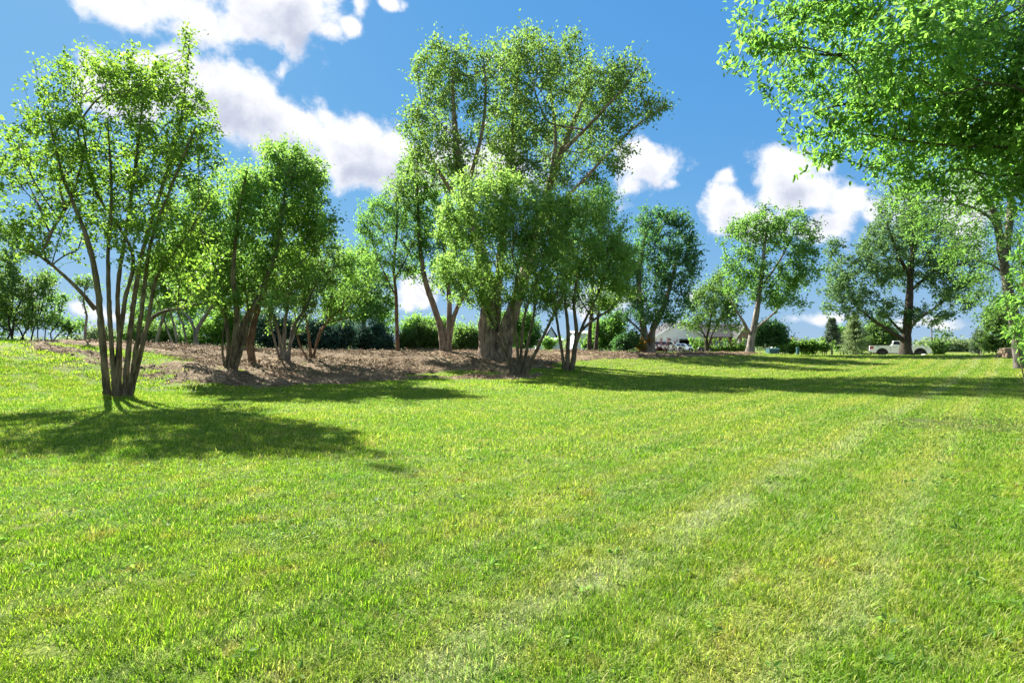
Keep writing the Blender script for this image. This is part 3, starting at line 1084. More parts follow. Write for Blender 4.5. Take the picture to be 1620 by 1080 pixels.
    for i0 in range(0, len(ok), 200):
        sub = ok[i0:i0 + 200]
        dd = np.linalg.norm(cand[:, None] - X[sub][None], axis=2)
        # limbs leave a stem upward rather than downward
        cost = dd * (1 + 0.35 * np.clip((X[sub][None, :, 2] - cand[:, None, 2]) / (dd + 1e-6), 0, 1)) + bf * 0.25 * pl[sub][None]
        q = cost.argmin(1)
        cv = cost[np.arange(na), q]
        up = cv < best
        best[up] = cv[up]; bp[up] = sub[q[up]]
    todo = np.ones(na, dtype=bool)
    order = []
    kids = np.zeros(len(X), dtype=int)
    live = np.zeros(len(X), dtype=bool); live[ok] = True
    for _ in range(na):
        q = int(np.argmin(np.where(todo, best, 1e12)))
        todo[q] = False
        g = nst + q
        parent[g] = bp[q]
        pl[g] = pl[bp[q]] + np.linalg.norm(X[g] - X[bp[q]])
        order.append(g)
        live[g] = True
        pq = bp[q]
        kids[pq] += 1
        if kids[pq] >= 2 and live[pq]:                       # no node carries a whole fan of twigs
            live[pq] = False
            lv = np.nonzero(live)[0]
            lost = np.nonzero(todo & (bp == pq))[0]
            if len(lost) and len(lv):
                d2 = np.linalg.norm(cand[lost][:, None] - X[lv][None], axis=2) + (bf * np.where(lv < nst, 0.25, 1.0) * pl[lv])[None]
                w_ = d2.argmin(1)
                best[lost] = d2[np.arange(len(lost)), w_]; bp[lost] = lv[w_]
        dd = np.linalg.norm(cand - X[g], axis=1)
        cost = dd + bf * pl[g]
        up = todo & (cost < best)
        best[up] = cost[up]; bp[up] = g
    child = {}
    for g in order:
        child.setdefault(parent[g], []).append(g)
    rt = np.zeros(len(X)); ntip = np.zeros(len(X))
    for g in reversed(order):
        ch = child.get(g, [])
        if not ch:
            rt[g] = twig; ntip[g] = 1
        else:
            rt[g] = (sum(rt[c] ** 2.3 for c in ch)) ** (1 / 2.3); ntip[g] = sum(ntip[c] for c in ch)
    for _ in range(2):                                           # relax kinks
        for g in order:
            ch = child.get(g, [])
            if ch:
                c = max(ch, key=lambda z: rt[z])
                X[g] = X[g] * 0.55 + 0.225 * (X[parent[g]] + X[c])
    V, Qd = [], []
    starts = [(parent[g], g) for g in order if parent[g] < nst or g != max(child[parent[g]], key=lambda z: rt[z])]
    srad = np.array(rad + [0.0] * na)
    for p, g in starts:
        ch = [p, g]
        while child.get(ch[-1]):
            ch.append(max(child[ch[-1]], key=lambda z: rt[z]))
        pts = X[ch]
        if len(ch) == 2:
            mid = pts.mean(0) + r.normal(size=3) * 0.10 * np.linalg.norm(pts[1] - pts[0])
            pts = np.array([pts[0], mid, pts[1]])
            ch = [ch[0], ch[1], ch[1]]
        rr = np.array([min(rt[ch[1]] * 1.15, srad[p] if p < nst else rt[p])] + [rt[c] for c in ch[1:]])
        if len(pts) > 2:
            pp = catmull(pts, 1e9)          # two samples per span
            t0 = np.linspace(0, 1, len(rr)); rr = np.interp(np.linspace(0, 1, len(pp)), t0, rr); pts = pp
        bowed = pts.copy()
        tube(bowed, np.maximum(rr, twig * 0.6), 4 if rr[0] < 0.03 else 6, V, Qd)
    if V:
        me = np_mesh(branch_name, np.concatenate(V) - base, quads=np.concatenate(Qd), smooth=True)
        TRI[0] += 2 * len(me.polygons)
        tag(obj(branch_name, me, BARK[bark], root), kind='stuff')
    # leaves on the thin outer wood
    g = np.array([q for q in order if ntip[q] <= 6])
    C, A = [], []
    dirv = X[g] - X[parent[g]]
    dl = np.linalg.norm(dirv, axis=1)[:, None]
    dirv = dirv / (dl + 1e-9)
    PX = X[g]
    se = [(q, nodes[q] - nodes[q - 1]) for q in range(1, nst) if tn[q] > 0.62]
    if se:
        PX = np.concatenate([PX, np.array([nodes[q] for q, _ in se])])
        sv = np.array([v for _, v in se]); sv = sv / (np.linalg.norm(sv, axis=1)[:, None] + 1e-9)
        dirv = np.concatenate([dirv, sv])
    g = np.arange(len(PX))
    ns = 3                                                      # leafy shoots from every twig end
    gg = np.repeat(g, ns)
    dv = np.repeat(dirv, ns, 0)
    sd = dv * 0.55 + r.normal(size=dv.shape) * 0.62 + np.array([0, 0, up_bias])
    sd /= np.linalg.norm(sd, axis=1)[:, None]
    sl = sprig * r.uniform(0.9, 2.6, len(gg))
    m = r.poisson(per * 1.0 / ns, len(gg))
    idx = np.repeat(np.arange(len(gg)), m)
    tpos = r.uniform(-0.25, 1.0, len(idx))[:, None]
    C = PX[gg][idx] + sd[idx] * sl[idx][:, None] * tpos + r.normal(size=(len(idx), 3)) * sprig * 0.26
    if hang:
        C[:, 2] -= np.abs(r.normal(size=len(C))) * hang
    A = sd[idx] * 0.75 + r.normal(size=(len(idx), 3)) * 0.45
    if split_leaves:
        # the leaves that show largest from the lawn become objects of their own
        dist = C[:, 1] + 0.3 * np.abs(C[:, 0] - 6)
        px = CX + F * C[:, 0] / C[:, 1]
        py = CY - F * (C[:, 2] - EYE) / C[:, 1]
        seen = (px < 1610) & (px > 900) & (py > 4)
        near_ = np.argsort(np.where(seen, dist, 1e9))[:split_leaves]
        mask = np.ones(len(C), dtype=bool); mask[near_] = False
        shapes = []
        for q in range(6):
            mm = leaves_mesh('leaf', np.zeros((1, 3)), np.array([[1.0, 0, 0]]) * 4, leaf[0] * 1.1, leaf[1] * 1.1, np.random.default_rng(300 + q), 0, True)
            mm.materials.append(LEAF[mat]); shapes.append(mm)
        for c, a_ in zip(C[near_], A[near_]):
            lo_ = D.objects.new('leaf', shapes[r.integers(0, 6)])
            lo_.parent = root
            lo_.location = tuple(c - base)
            v = Vector(a_ * 0.7 + r.normal(size=3) * 0.5 + [0, 0, -0.25])
            lo_.rotation_euler = (Matrix.Rotation(0, 3, 'X') @ v.to_track_quat('X', 'Z').to_matrix()).to_euler()
            link(lo_)
        C, A = C[mask], A[mask]
    me = leaves_mesh('crown', C - base, A, leaf[0], leaf[1], r, droop, pointed)
    TRI[0] += len(me.polygons)
    tag(obj('crown', me, LEAF[mat], root), kind='stuff')
    return root
# ------------------------------------------------------------------ trees in the lawn and the mulch bed
S = 'stem'
grow('crabapple_tree', 'tall airy tree of many slim stems standing in the lawn nearest the camera', 'tree', 15.1,
     [(S, [(171, 629), (161, 530), (152, 440), (135, 370), (100, 280), (75, 180)], 8, 2),
      (S, [(182, 629), (177, 560), (172, 470), (170, 400), (176, 300), (170, 190)], 5.5, 2),
      (S, [(188, 629), (189, 540), (186, 460), (200, 360), (215, 250), (230, 120)], 5.5, 2),
      (S, [(197, 629), (205, 540), (213, 470), (225, 400), (255, 300), (285, 190), (299, 70)], 6, 1.6),
      (S, [(203, 629), (218, 540), (228, 460), (240, 380), (270, 300), (310, 200)], 5.5, 2),
      (S, [(207, 628), (232, 520), (248, 440), (290, 380), (330, 320)], 5.5, 2),
      (S, [(183, 629), (186, 570), (197, 480), (208, 400), (150, 300), (130, 200)], 5.5, 2),
      ('limb', [(222, 545, .1), (236, 510, .2), (255, 494, .3), (292, 487, .4), (340, 474, .6)], 5, 1.6),
      ('limb', [(151, 490, -.1), (128, 462, -.3), (100, 435, -.5), (62, 405, -.8), (25, 392, -1)], 5, 1.6)],
     [(185, 200, 125, 105), (85, 215, 75, 75), (58, 290, 62, 75), (275, 180, 65, 90), (300, 260, 62, 70), (200, 310, 105, 75), (250, 385, 85, 62), (100, 365, 88, 55),
      (35, 385, 45, 45), (290, 425, 62, 48), (180, 125, 105, 50), (298, 80, 12, 42), (60, 140, 28, 34), (235, 95, 30, 36), (160, 105, 26, 32), (330, 215, 30, 30), (300, 470, 40, 25), (20, 260, 25, 60)],
     att=1450, per=20, leaf=(0.105, 0.064), mat='crab', bark='crab', seed=3, gap=-0.2, sprig=0.20, twig=0.005, spread=0.55)
grow('crabapple_tree', 'bushy tree with clustered twisted stems at the left front of the mulch', 'tree', 22,
     [(S, [(359, 588), (362, 545), (356, 500), (330, 462), (298, 445)], 5.5, 2), (S, [(365, 589), (372, 540), (375, 490), (370, 430), (380, 330), (392, 270)], 7.5, 2),
      (S, [(371, 589), (385, 540), (397, 495), (425, 478), (462, 465)], 6.5, 2), (S, [(368, 588), (381, 520), (408, 470), (440, 380), (452, 270)], 7, 2),
      (S, [(356, 586), (352, 550), (357, 500), (352, 455)], 2.8, 1.5)],
     [(370, 345, 80, 70), (310, 330, 46, 46), (300, 385, 50, 50), (330, 400, 68, 56), (440, 330, 75, 80), (450, 262, 52, 45), (495, 285, 30, 42), (405, 435, 105, 42), (318, 450, 52, 30), (520, 360, 22, 45), (380, 290, 50, 30), (420, 235, 22, 22), (345, 472, 62, 24), (435, 475, 52, 24), (290, 440, 36, 34), (275, 400, 24, 30)],
     att=1500, per=31, leaf=(0.125, 0.078), mat='bright', bark='crab', seed=4, gap=-0.45, sprig=0.26, spread=0.5)
grow('crabapple_tree', 'tree with a bare reddish brown trunk just behind the twisted cluster', 'tree', 25,
     [('trunk', [(400, 578), (397, 545), (404, 505), (428, 430), (470, 320)], 7, 2), (S, [(396, 578), (392, 548), (388, 520), (392, 490), (384, 430)], 4, 2)],
     [(470, 300, 52, 68), (430, 420, 62, 50), (485, 370, 42, 52), (440, 245, 30, 30)], att=420, per=30, leaf=(0.13, 0.08), mat='crab', bark='brown', seed=5, gap=-0.4, sprig=0.28)
grow('crabapple_tree', 'low tree with a tight sheaf of grey stems in mid mulch', 'tree', 27,
     [(S, [(446, 571), (441, 530), (432, 500), (414, 468)], 4.5, 2), (S, [(450, 572), (450, 520), (455, 480), (460, 420)], 5, 2), (S, [(455, 571), (464, 520), (482, 490), (505, 440)], 5, 2),
      (S, [(443, 571), (436, 545), (428, 515), (424, 480)], 3, 1.5), (S, [(458, 571), (460, 545), (478, 505), (492, 490)], 3, 1.5)],
     [(470, 440, 68, 46), (500, 400, 50, 48), (432, 470, 50, 28), (470, 480, 42, 18)], att=420, per=28, leaf=(0.13, 0.08), mat='bush', bark='grey', seed=6, gap=-0.4, sprig=0.28)
grow('crabapple_tree', 'thin tree with spreading pale bare stems beside the dark junipers', 'tree', 29,
     [(S, [(492, 567), (489, 535), (484, 500), (478, 470)], 4, 1.6), (S, [(495, 567), (506, 530), (520, 507), (548, 482)], 3.5, 1.4), (S, [(497, 567), (502, 535), (512, 515), (532, 508), (560, 500)], 2.5, 1.2),
      (S, [(486, 566), (474, 545), (469, 520), (466, 495)], 2.5, 1.2)],
     [(520, 448, 62, 48), (562, 440, 42, 45), (500, 485, 46, 24), (545, 400, 25, 30)], att=360, per=27, leaf=(0.135, 0.08), mat='bright', bark='brown', seed=8, gap=-0.35, sprig=0.3)
grow('background_tree', 'rounded yellow-green tree rising behind the dark junipers', 'tree', 44,
     [('trunk', [(572, 556), (574, 520), (578, 480), (582, 440)], 5, 2)],
     [(570, 425, 36, 36), (600, 462, 32, 38), (550, 460, 32, 30), (590, 495, 34, 20)], att=320, per=30, leaf=(0.19, 0.12), mat='pale', bark='dark', seed=9, gap=-0.5, sprig=0.4)
grow('ash_tree', 'slender tree with one straight pale trunk at the back of the mulch', 'tree', 36,
     [('trunk', [(629, 558), (628, 510), (627, 470), (624, 420), (629, 360), (627, 300)], 4.2, 1.5), ('limb', [(627, 470, 0), (612, 440, .2), (598, 410, .4), (585, 370, .6)], 2.2, 1),
      ('limb', [(625, 440, 0), (640, 415, -.3), (655, 380, -.5)], 2.2, 1)],
     [(602, 350, 42, 46), (630, 318, 38, 38), (585, 392, 32, 34), (650, 368, 38, 46), (618, 420, 42, 30), (578, 362, 22, 20)], att=480, per=24, leaf=(0.15, 0.085), mat='pale', bark='brown', seed=10, gap=-0.1, sprig=0.32)
grow('maple_tree', 'leaning tree forked low into three trunks, left of the great double trunk', 'tree', 37,
     [('trunk', [(702, 557), (697, 520), (685, 482), (672, 440), (664, 380), (660, 280)], 7.5, 2), ('trunk', [(709, 557), (716, 512), (727, 482), (746, 450), (764, 415)], 6.5, 2),
      ('trunk', [(706, 557), (711, 505), (707, 430), (694, 345)], 6.5, 2)],
     [(670, 330, 48, 56), (692, 400, 58, 46), (660, 268, 36, 38), (722, 440, 52, 40), (650, 412, 28, 36), (720, 360, 45, 45), (700, 290, 40, 40), (745, 470, 28, 18)],
     att=700, per=27, leaf=(0.165, 0.11), mat='pale', bark='maple', seed=11, gap=-0.3, sprig=0.34)
grow('silver_maple', 'towering maple with a huge crossing double trunk, tallest tree of all', 'tree', 34,
     [('trunk', [(772, 570), (769, 522), (771, 480), (764, 420), (744, 340), (724, 250), (716, 130)], 16, 3.5), ('trunk', [(792, 570), (802, 522), (816, 480), (834, 425), (852, 350), (882, 255), (925, 150)], 16, 3.5),
      ('trunk', [(783, 560, .9), (786, 490, 1.1), (792, 400, 1.3), (803, 300, 1.6), (812, 190, 1.8), (822, 80, 2)], 10, 2.5),
      ('limb', [(851, 352, -.6), (890, 318, -1), (945, 262, -1.4), (1000, 205, -1.6), (1050, 168, -1.6)], 4.5, 1.4), ('limb', [(748, 350, .2), (712, 300, .6), (680, 245, 1), (655, 180, 1.2)], 6, 1.8),
      ('limb', [(868, 300, .4), (880, 220, 1.2), (872, 140, 1.8), (880, 75, 2)], 5, 1.6), ('limb', [(738, 300, -.4), (760, 220, -1), (768, 150, -1.4), (765, 90, -1.6)], 5, 1.6),
      ('limb', [(895, 235, -.8), (940, 190, -1.4), (985, 140, -2), (1010, 105, -2)], 4, 1.5)],
     [(690, 130, 48, 62), (735, 110, 36, 52), (830, 110, 58, 62), (890, 120, 40, 62), (945, 140, 55, 55), (990, 135, 45, 45), (1020, 172, 48, 24), (1050, 165, 28, 14), (672, 205, 46, 44), (655, 258, 32, 40), (720, 240, 45, 42),
      (800, 200, 62, 52), (905, 225, 72, 46), (965, 245, 42, 36), (850, 280, 70, 36), (930, 285, 40, 22), (770, 290, 50, 36), (840, 62, 26, 26), (905, 70, 22, 30), (700, 78, 30, 26), (760, 165, 46, 34), (785, 100, 34, 44), (800, 250, 60, 36), (850, 190, 50, 44), (640, 310, 26, 36), (870, 330, 60, 24), (960, 190, 40, 30)],
     att=2300, per=22, leaf=(0.175, 0.12), mat='maple', bark='maple', seed=12, gap=0.08, sprig=0.46, twig=0.009, spread=1.0, sides=14, bf=0.35, clump=1.25, depth=0.9)
grow('shrub_tree', 'vase-shaped bright green shrub tree with bare stems, in front of the great double trunk', 'tree', 27,
     [(S, [(812, 593), (790, 540), (776, 505), (758, 465)], 4.2, 1.6), (S, [(816, 595), (801, 550), (787, 500), (780, 440)], 4.5, 1.6), (S, [(820, 596), (818, 540), (812, 490), (820, 420)], 4.5, 1.6),
      (S, [(826, 596), (836, 540), (846, 490), (850, 430)], 4.5, 1.6), (S, [(831, 595), (851, 550), (873, 505), (893, 458)], 5, 1.6), (S, [(824, 595), (827, 520), (840, 470), (868, 400)], 4, 1.6)],
     [(770, 340, 66, 66), (720, 352, 42, 52), (830, 350, 76, 60), (760, 420, 72, 56), (850, 420, 66, 56), (712, 432, 32, 40), (800, 292, 46, 26), (740, 290, 28, 24), (880, 340, 36, 46), (800, 470, 66, 22), (720, 470, 34, 22), (860, 470, 40, 26)],
     att=1400, per=32, leaf=(0.135, 0.078), mat='shrub', bark='crab', seed=13, gap=-0.55, sprig=0.28, spread=0.6)
grow('shrub_tree', 'darker spreading shrub tree on two thick stems, right of the bright vase-shaped one', 'tree', 29,
     [(S, [(893, 586), (886, 540), (878, 490), (868, 445)], 4.5, 1.6), (S, [(897, 587), (899, 530), (894, 480), (890, 430)], 6, 1.8), (S, [(904, 587), (912, 530), (908, 480), (916, 420)], 6.5, 1.8),
      ('limb', [(911, 534, 0), (925, 518, .1), (945, 502, .2), (968, 487, .3), (985, 462, .4)], 3.6, 1.4), ('limb', [(910, 548, -.1), (924, 510, -.2), (948, 460, -.4), (962, 420, -.5)], 3.6, 1.4)],
     [(920, 370, 68, 58), (890, 420, 58, 52), (962, 420, 52, 56), (982, 392, 32, 42), (930, 328, 46, 32), (950, 468, 56, 26), (900, 335, 30, 28), (880, 470, 44, 24), (985, 440, 34, 40), (930, 480, 50, 20)],
     att=880, per=28, leaf=(0.135, 0.078), mat='shrub', bark='crab', seed=14, gap=-0.5, sprig=0.29, spread=0.6)
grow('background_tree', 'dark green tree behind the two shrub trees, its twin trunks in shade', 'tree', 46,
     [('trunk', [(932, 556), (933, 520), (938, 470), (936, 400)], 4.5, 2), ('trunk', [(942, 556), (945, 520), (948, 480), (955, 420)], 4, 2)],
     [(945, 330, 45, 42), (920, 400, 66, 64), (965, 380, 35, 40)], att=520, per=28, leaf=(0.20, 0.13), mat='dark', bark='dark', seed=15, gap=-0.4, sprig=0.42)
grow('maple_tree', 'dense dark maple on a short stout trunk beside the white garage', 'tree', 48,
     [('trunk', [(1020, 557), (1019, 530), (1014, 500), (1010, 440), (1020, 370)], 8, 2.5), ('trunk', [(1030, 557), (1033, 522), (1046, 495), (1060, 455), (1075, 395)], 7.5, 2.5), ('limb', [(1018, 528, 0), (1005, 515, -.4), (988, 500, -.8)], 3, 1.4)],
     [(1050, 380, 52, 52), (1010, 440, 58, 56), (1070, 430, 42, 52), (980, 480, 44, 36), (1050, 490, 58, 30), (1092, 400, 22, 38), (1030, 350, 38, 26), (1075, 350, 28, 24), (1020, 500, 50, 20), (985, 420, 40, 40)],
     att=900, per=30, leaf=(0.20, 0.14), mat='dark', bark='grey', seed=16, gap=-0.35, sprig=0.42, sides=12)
grow('crabapple_tree', 'small round dooryard tree in front of the brick house', 'tree', 66,
     [('trunk', [(1118, 553), (1118, 535), (1124, 510), (1128, 480)], 3.5, 1.5), ('trunk', [(1120, 553), (1126, 530), (1140, 505)], 2.5, 1.2), ('limb', [(1118, 536, 0), (1108, 520, .2), (1098, 505, .4)], 2, 1)],
     [(1125, 480, 40, 42), (1152, 497, 28, 28), (1100, 512, 28, 20), (1140, 450, 28, 26), (1160, 520, 18, 14)], att=420, per=26, leaf=(0.24, 0.16), mat='bush', bark='dark', seed=17, gap=-0.3, sprig=0.5)
grow('maple_tree', 'open sunlit maple with a forked pale trunk near the green utility box', 'tree', 49,
     [('trunk', [(1186, 559), (1190, 530), (1196, 500), (1201, 465), (1206, 420), (1214, 350)], 7, 1.8), ('limb', [(1189, 532, 0), (1175, 507, -.3), (1162, 488, -.6), (1150, 465, -.9)], 3.4, 1.4), ('limb', [(1193, 522, 0), (1210, 508, .3), (1226, 493, .6), (1242, 474, .9)], 3, 1.4),
      ('limb', [(1202, 455, 0), (1225, 425, .3), (1248, 385, .6), (1262, 350, .8)], 3, 1.3)],
     [(1200, 370, 44, 38), (1252, 368, 44, 38), (1180, 420, 40, 36), (1262, 425, 36, 45), (1215, 450, 46, 40), (1170, 362, 24, 24), (1240, 478, 36, 20), (1160, 450, 22, 26), (1286, 395, 16, 34), (1215, 335, 22, 14), (1262, 335, 20, 12), (1145, 390, 12, 16)],
     att=820, per=24, leaf=(0.21, 0.145), mat='pale', bark='grey', seed=18, gap=0.0, sprig=0.40, clump=1.2)
grow('oak_tree', 'broad dark oak with heavy low limbs, the white pickup behind its trunk', 'tree', 53,
     [('trunk', [(1432, 565), (1434, 530), (1438, 490), (1441, 430), (1445, 360)], 9.5, 3), ('limb', [(1431, 540, 0), (1412, 526, -.3), (1386, 510, -.8), (1358, 488, -1.4)], 5, 1.8), ('limb', [(1432, 530, .1), (1416, 514, .3), (1400, 496, .6)], 3.5, 1.6),
      ('limb', [(1437, 522, 0), (1452, 505, .4), (1476, 489, .8), (1502, 468, 1.2)], 4, 1.6), ('limb', [(1440, 440, 0), (1420, 400, -.5), (1402, 350, -1)], 4, 1.6), ('limb', [(1440, 460, .2), (1475, 430, .8), (1505, 405, 1.2)], 4, 1.6)],
     [(1360, 440, 52, 46), (1330, 470, 34, 40), (1440, 400, 74, 62), (1420, 335, 42, 42), (1500, 430, 50, 48), (1522, 468, 42, 30), (1390, 490, 52, 24), (1320, 408, 20, 36), (1470, 498, 44, 20), (1400, 388, 46, 44), (1465, 350, 36, 34), (1310, 500, 16, 14), (1495, 525, 20, 14)],
     att=1400, per=30, leaf=(0.22, 0.15), mat='oak', bark='dark', seed=19, gap=-0.12, sprig=0.42, sides=12, clump=1.2)
grow('hackberry_tree', 'pale feathery tree leaning in from the right over the lawn edge', 'tree', 27,
     [('trunk', [(1616, 588), (1602, 480), (1589, 405), (1576, 340), (1552, 295), (1528, 240)], 11, 4), ('limb', [(1590, 410, 0), (1598, 330, .4), (1596, 240, .8), (1600, 150, 1)], 8, 3), ('limb', [(1582, 370, 0), (1560, 340, -.6), (1510, 320, -1.4), (1450, 322, -2)], 3, 1.2),
      ('limb', [(1596, 440, 0), (1570, 420, .6), (1540, 410, 1.2)], 3, 1.2)],
     [(1440, 322, 52, 42), (1500, 365, 76, 56), (1562, 410, 70, 62), (1480, 275, 96, 46), (1600, 320, 80, 120), (1640, 450, 54, 80), (1562, 478, 42, 40), (1640, 200, 100, 110), (1530, 180, 80, 70), (1400, 300, 26, 22)],
     att=1500, per=24, leaf=(0.13, 0.07), mat='pale', bark='ash', seed=20, gap=-0.05, sprig=0.34, clump=1.3, sides=12, twig=0.007)

# the near tree whose boughs hang in from the right
grow('elm_tree', 'leafy boughs of a near tree hanging into the upper right corner', 'tree', 9.0,
     [('trunk', [(1985, 690), (1982, 500), (1978, 380), (1968, 200), (1960, 60)], 26, 12), ('limb', [(1974, 330, 0), (1810, 215, .2), (1640, 160, .3), (1520, 158, .2), (1420, 170, 0), (1335, 165, -.2), (1290, 180, -.3)], 13, 2.5),
      ('limb', [(1966, 200, 0), (1760, 80, .6), (1520, 50, .9), (1350, 85, 1.0), (1240, 78, .9), (1170, 55, .8)], 11, 2), ('limb', [(1976, 410, 0), (1820, 300, -.5), (1640, 240, -.5), (1480, 228, -.3), (1330, 208, -.2)], 7, 1.5),
      ('limb', [(1972, 300, 0), (1800, 190, 1.5), (1600, 230, 2.0), (1480, 280, 2.2)], 8, 2), ('limb', [(1960, 120, 0), (1750, -20, -.3), (1450, -40, -.5), (1280, 10, -.4)], 9, 2)],
     [(1245, 62, 88, 52), (1190, 100, 42, 42), (1180, 30, 40, 40), (1170, 95, 40, 40), (1215, 140, 44, 36), (1330, 120, 112, 56), (1450, 95, 140, 90), (1590, 110, 130, 125), (1298, 205, 72, 32), (1440, 225, 108, 44), (1590, 240, 95, 60), (1720, 160, 130, 190), (1400, 10, 170, 50), (1600, -20, 160, 60),
      (1250, 232, 40, 24), (1310, 250, 40, 22), (1400, 262, 60, 26), (1480, 280, 80, 38, -.7), (1390, 258, 70, 32, -.7), (1570, 300, 80, 40, -.7), (1310, 240, 50, 26, -.7), (1640, 300, 60, 50), (1540, 190, 120, 60), (1380, 170, 100, 50), (1300, 20, 90, 40), (1850, 100, 130, 160)],
     att=2000, per=20, leaf=(0.112, 0.041), mat='near', bark='dark', seed=21, gap=-0.12, sprig=0.16, clump=2.0, twig=0.004, depth=0.6, droop=0.45, pointed=True, split_leaves=300, stemcut=0.35)
grow('sapling', 'young leafy shoots with long bright leaves at the right edge', 'sapling', 12.5,
     [(S, [(1640, 668), (1630, 560), (1622, 470), (1612, 380)], 2.2, 0.8), (S, [(1644, 668), (1640, 560), (1640, 480), (1626, 410)], 2.0, 0.8), (S, [(1636, 668), (1618, 590), (1604, 520), (1590, 475)], 1.6, 0.7)],
     [(1612, 398, 20, 26), (1600, 478, 22, 26), (1618, 545, 22, 48), (1640, 470, 24, 70), (1606, 440, 16, 20)], att=75, per=10, leaf=(0.17, 0.05), mat='near', bark='crab', seed=22, gap=-0.8, sprig=0.10, twig=0.003, pointed=True, droop=0.3, stemcut=0.3)

# ------------------------------------------------------------------ background trees and bushes
G_BT = 'trees behind the grassy bank'
grow('background_tree', 'grey Y-forked bare trunk behind the bank, between the two left trees', 'tree', 36,
     [('trunk', [(312, 552), (310, 526), (326, 498), (340, 476), (350, 440)], 5, 1.6), ('limb', [(311, 528, 0), (299, 503, .2), (284, 484, .4), (270, 450, .6)], 3.4, 1.4)],
     [(345, 420, 45, 40), (275, 430, 40, 32), (310, 400, 50, 30)], att=320, per=26, leaf=(0.17, 0.11), mat='bright', bark='grey', seed=31, gap=-0.2, sprig=0.36, group=G_BT)
grow('background_tree', 'slanting grey trunk behind the bank, right of the tallest left tree', 'tree', 38,
     [('trunk', [(247, 552), (253, 520), (262, 490), (262, 450), (266, 410)], 3.6, 1.4), ('trunk', [(277, 552), (264, 520), (256, 495), (240, 460)], 2.6, 1.2)],
     [(262, 420, 40, 36), (230, 450, 34, 28), (285, 460, 30, 20)], att=300, per=24, leaf=(0.17, 0.11), mat='bush', bark='grey', seed=32, gap=-0.2, sprig=0.36, group=G_BT)
grow('background_tree', 'pair of slim leaning trunks behind the bank beside the Y-forked one', 'tree', 37,
     [('trunk', [(281, 553), (277, 520), (269, 488), (268, 440)], 2.8, 1.3), ('trunk', [(297, 553), (291, 520), (282, 495), (276, 470)], 2.6, 1.2)],
     [(270, 440, 30, 36), (300, 430, 34, 30), (285, 480, 30, 14)], att=260, per=24, leaf=(0.17, 0.11), mat='bright', bark='grey', seed=33, gap=-0.2, sprig=0.36, group=G_BT)
grow('young_tree', 'lone thin pole-like trunk on the bank crest, nearly leafless', 'tree', 24,
     [('trunk', [(134, 548), (135, 520), (137, 500), (132, 478), (135, 455)], 3, 1.2)],
     [(136, 448, 18, 14), (128, 470, 12, 10)], att=46, per=10, leaf=(0.12, 0.07), mat='bush', bark='grey', seed=34, gap=-0.6, sprig=0.18)
grow('brush_thicket', 'dark tangled thicket with bare leaning stems at the left edge of the bank', 'shrub', 25,
     [(S, [(18, 545), (24, 500), (40, 465), (60, 440)], 2.4, 1), (S, [(22, 545), (14, 510), (20, 470), (8, 430)], 2.4, 1), (S, [(48, 546), (55, 515), (66, 490), (70, 450)], 1.8, .8), (S, [(30, 546), (40, 525), (52, 500), (48, 470)], 2, .9),
      (S, [(8, 546), (20, 520), (30, 512), (42, 490)], 2, .8), (S, [(40, 546), (30, 520), (8, 500), (-10, 480)], 2, .8), (S, [(60, 547), (60, 500), (66, 465), (74, 430)], 1.2, .6)],
     [(18, 462, 42, 46), (58, 452, 30, 28), (5, 510, 30, 30), (5, 390, 34, 50), (40, 500, 36, 26), (70, 505, 24, 24), (-30, 450, 40, 60)], att=700, per=26, leaf=(0.115, 0.07), mat='bush', bark='dark', seed=35, gap=-0.25, sprig=0.24, stemcut=0.35)
grow('brush_thicket', 'sparse yellowish brush with crooked bare stems left of the pole-like trunk', 'shrub', 26,
     [(S, [(85, 548), (80, 528), (92, 510), (98, 485)], 1.6, .7), (S, [(78, 548), (92, 530), (104, 520)], 1.8, .8), (S, [(104, 549), (108, 530), (120, 515)], 1.8, .7), (S, [(112, 549), (116, 538), (126, 528)], 1.4, .7), (S, [(70, 548), (72, 520), (70, 500), (80, 455)], 1.2, .6)],
     [(92, 475, 20, 16), (110, 515, 20, 16), (86, 505, 16, 20), (125, 510, 14, 14), (80, 440, 16, 12)], att=130, per=20, leaf=(0.115, 0.07), mat='pale', bark='dark', seed=36, gap=-0.3, sprig=0.2, stemcut=0.3)


def bush(label, px, py, Y, lobes, mat, seed, att=260, per=30, leaf=None, name='bush', cat='bush', group=None, gap=-0.6, sprig=None, bark='dark'):
    k = Y / F
    lf = leaf or max(0.10, 0.0042 * Y)
    st = [(S, [(px + dx, py), (px + dx * 2.2, py - 9), (px + dx * 4, py - 18)], max(1.0, 1.4 - .01 * Y), .6) for dx in (-3, 0, 3.5)]
    return grow(name, label, cat, Y, st, lobes, att=att, per=per, leaf=(lf, lf * 0.62), mat=mat, bark=bark, seed=seed, gap=gap, sprig=sprig or min(max(0.22, 0.009 * Y), 0.5 * k * min(min(q[2], q[3]) for q in lobes)), depth=0.8, stemcut=0.2, spread=0.2, group=group, shell=5)


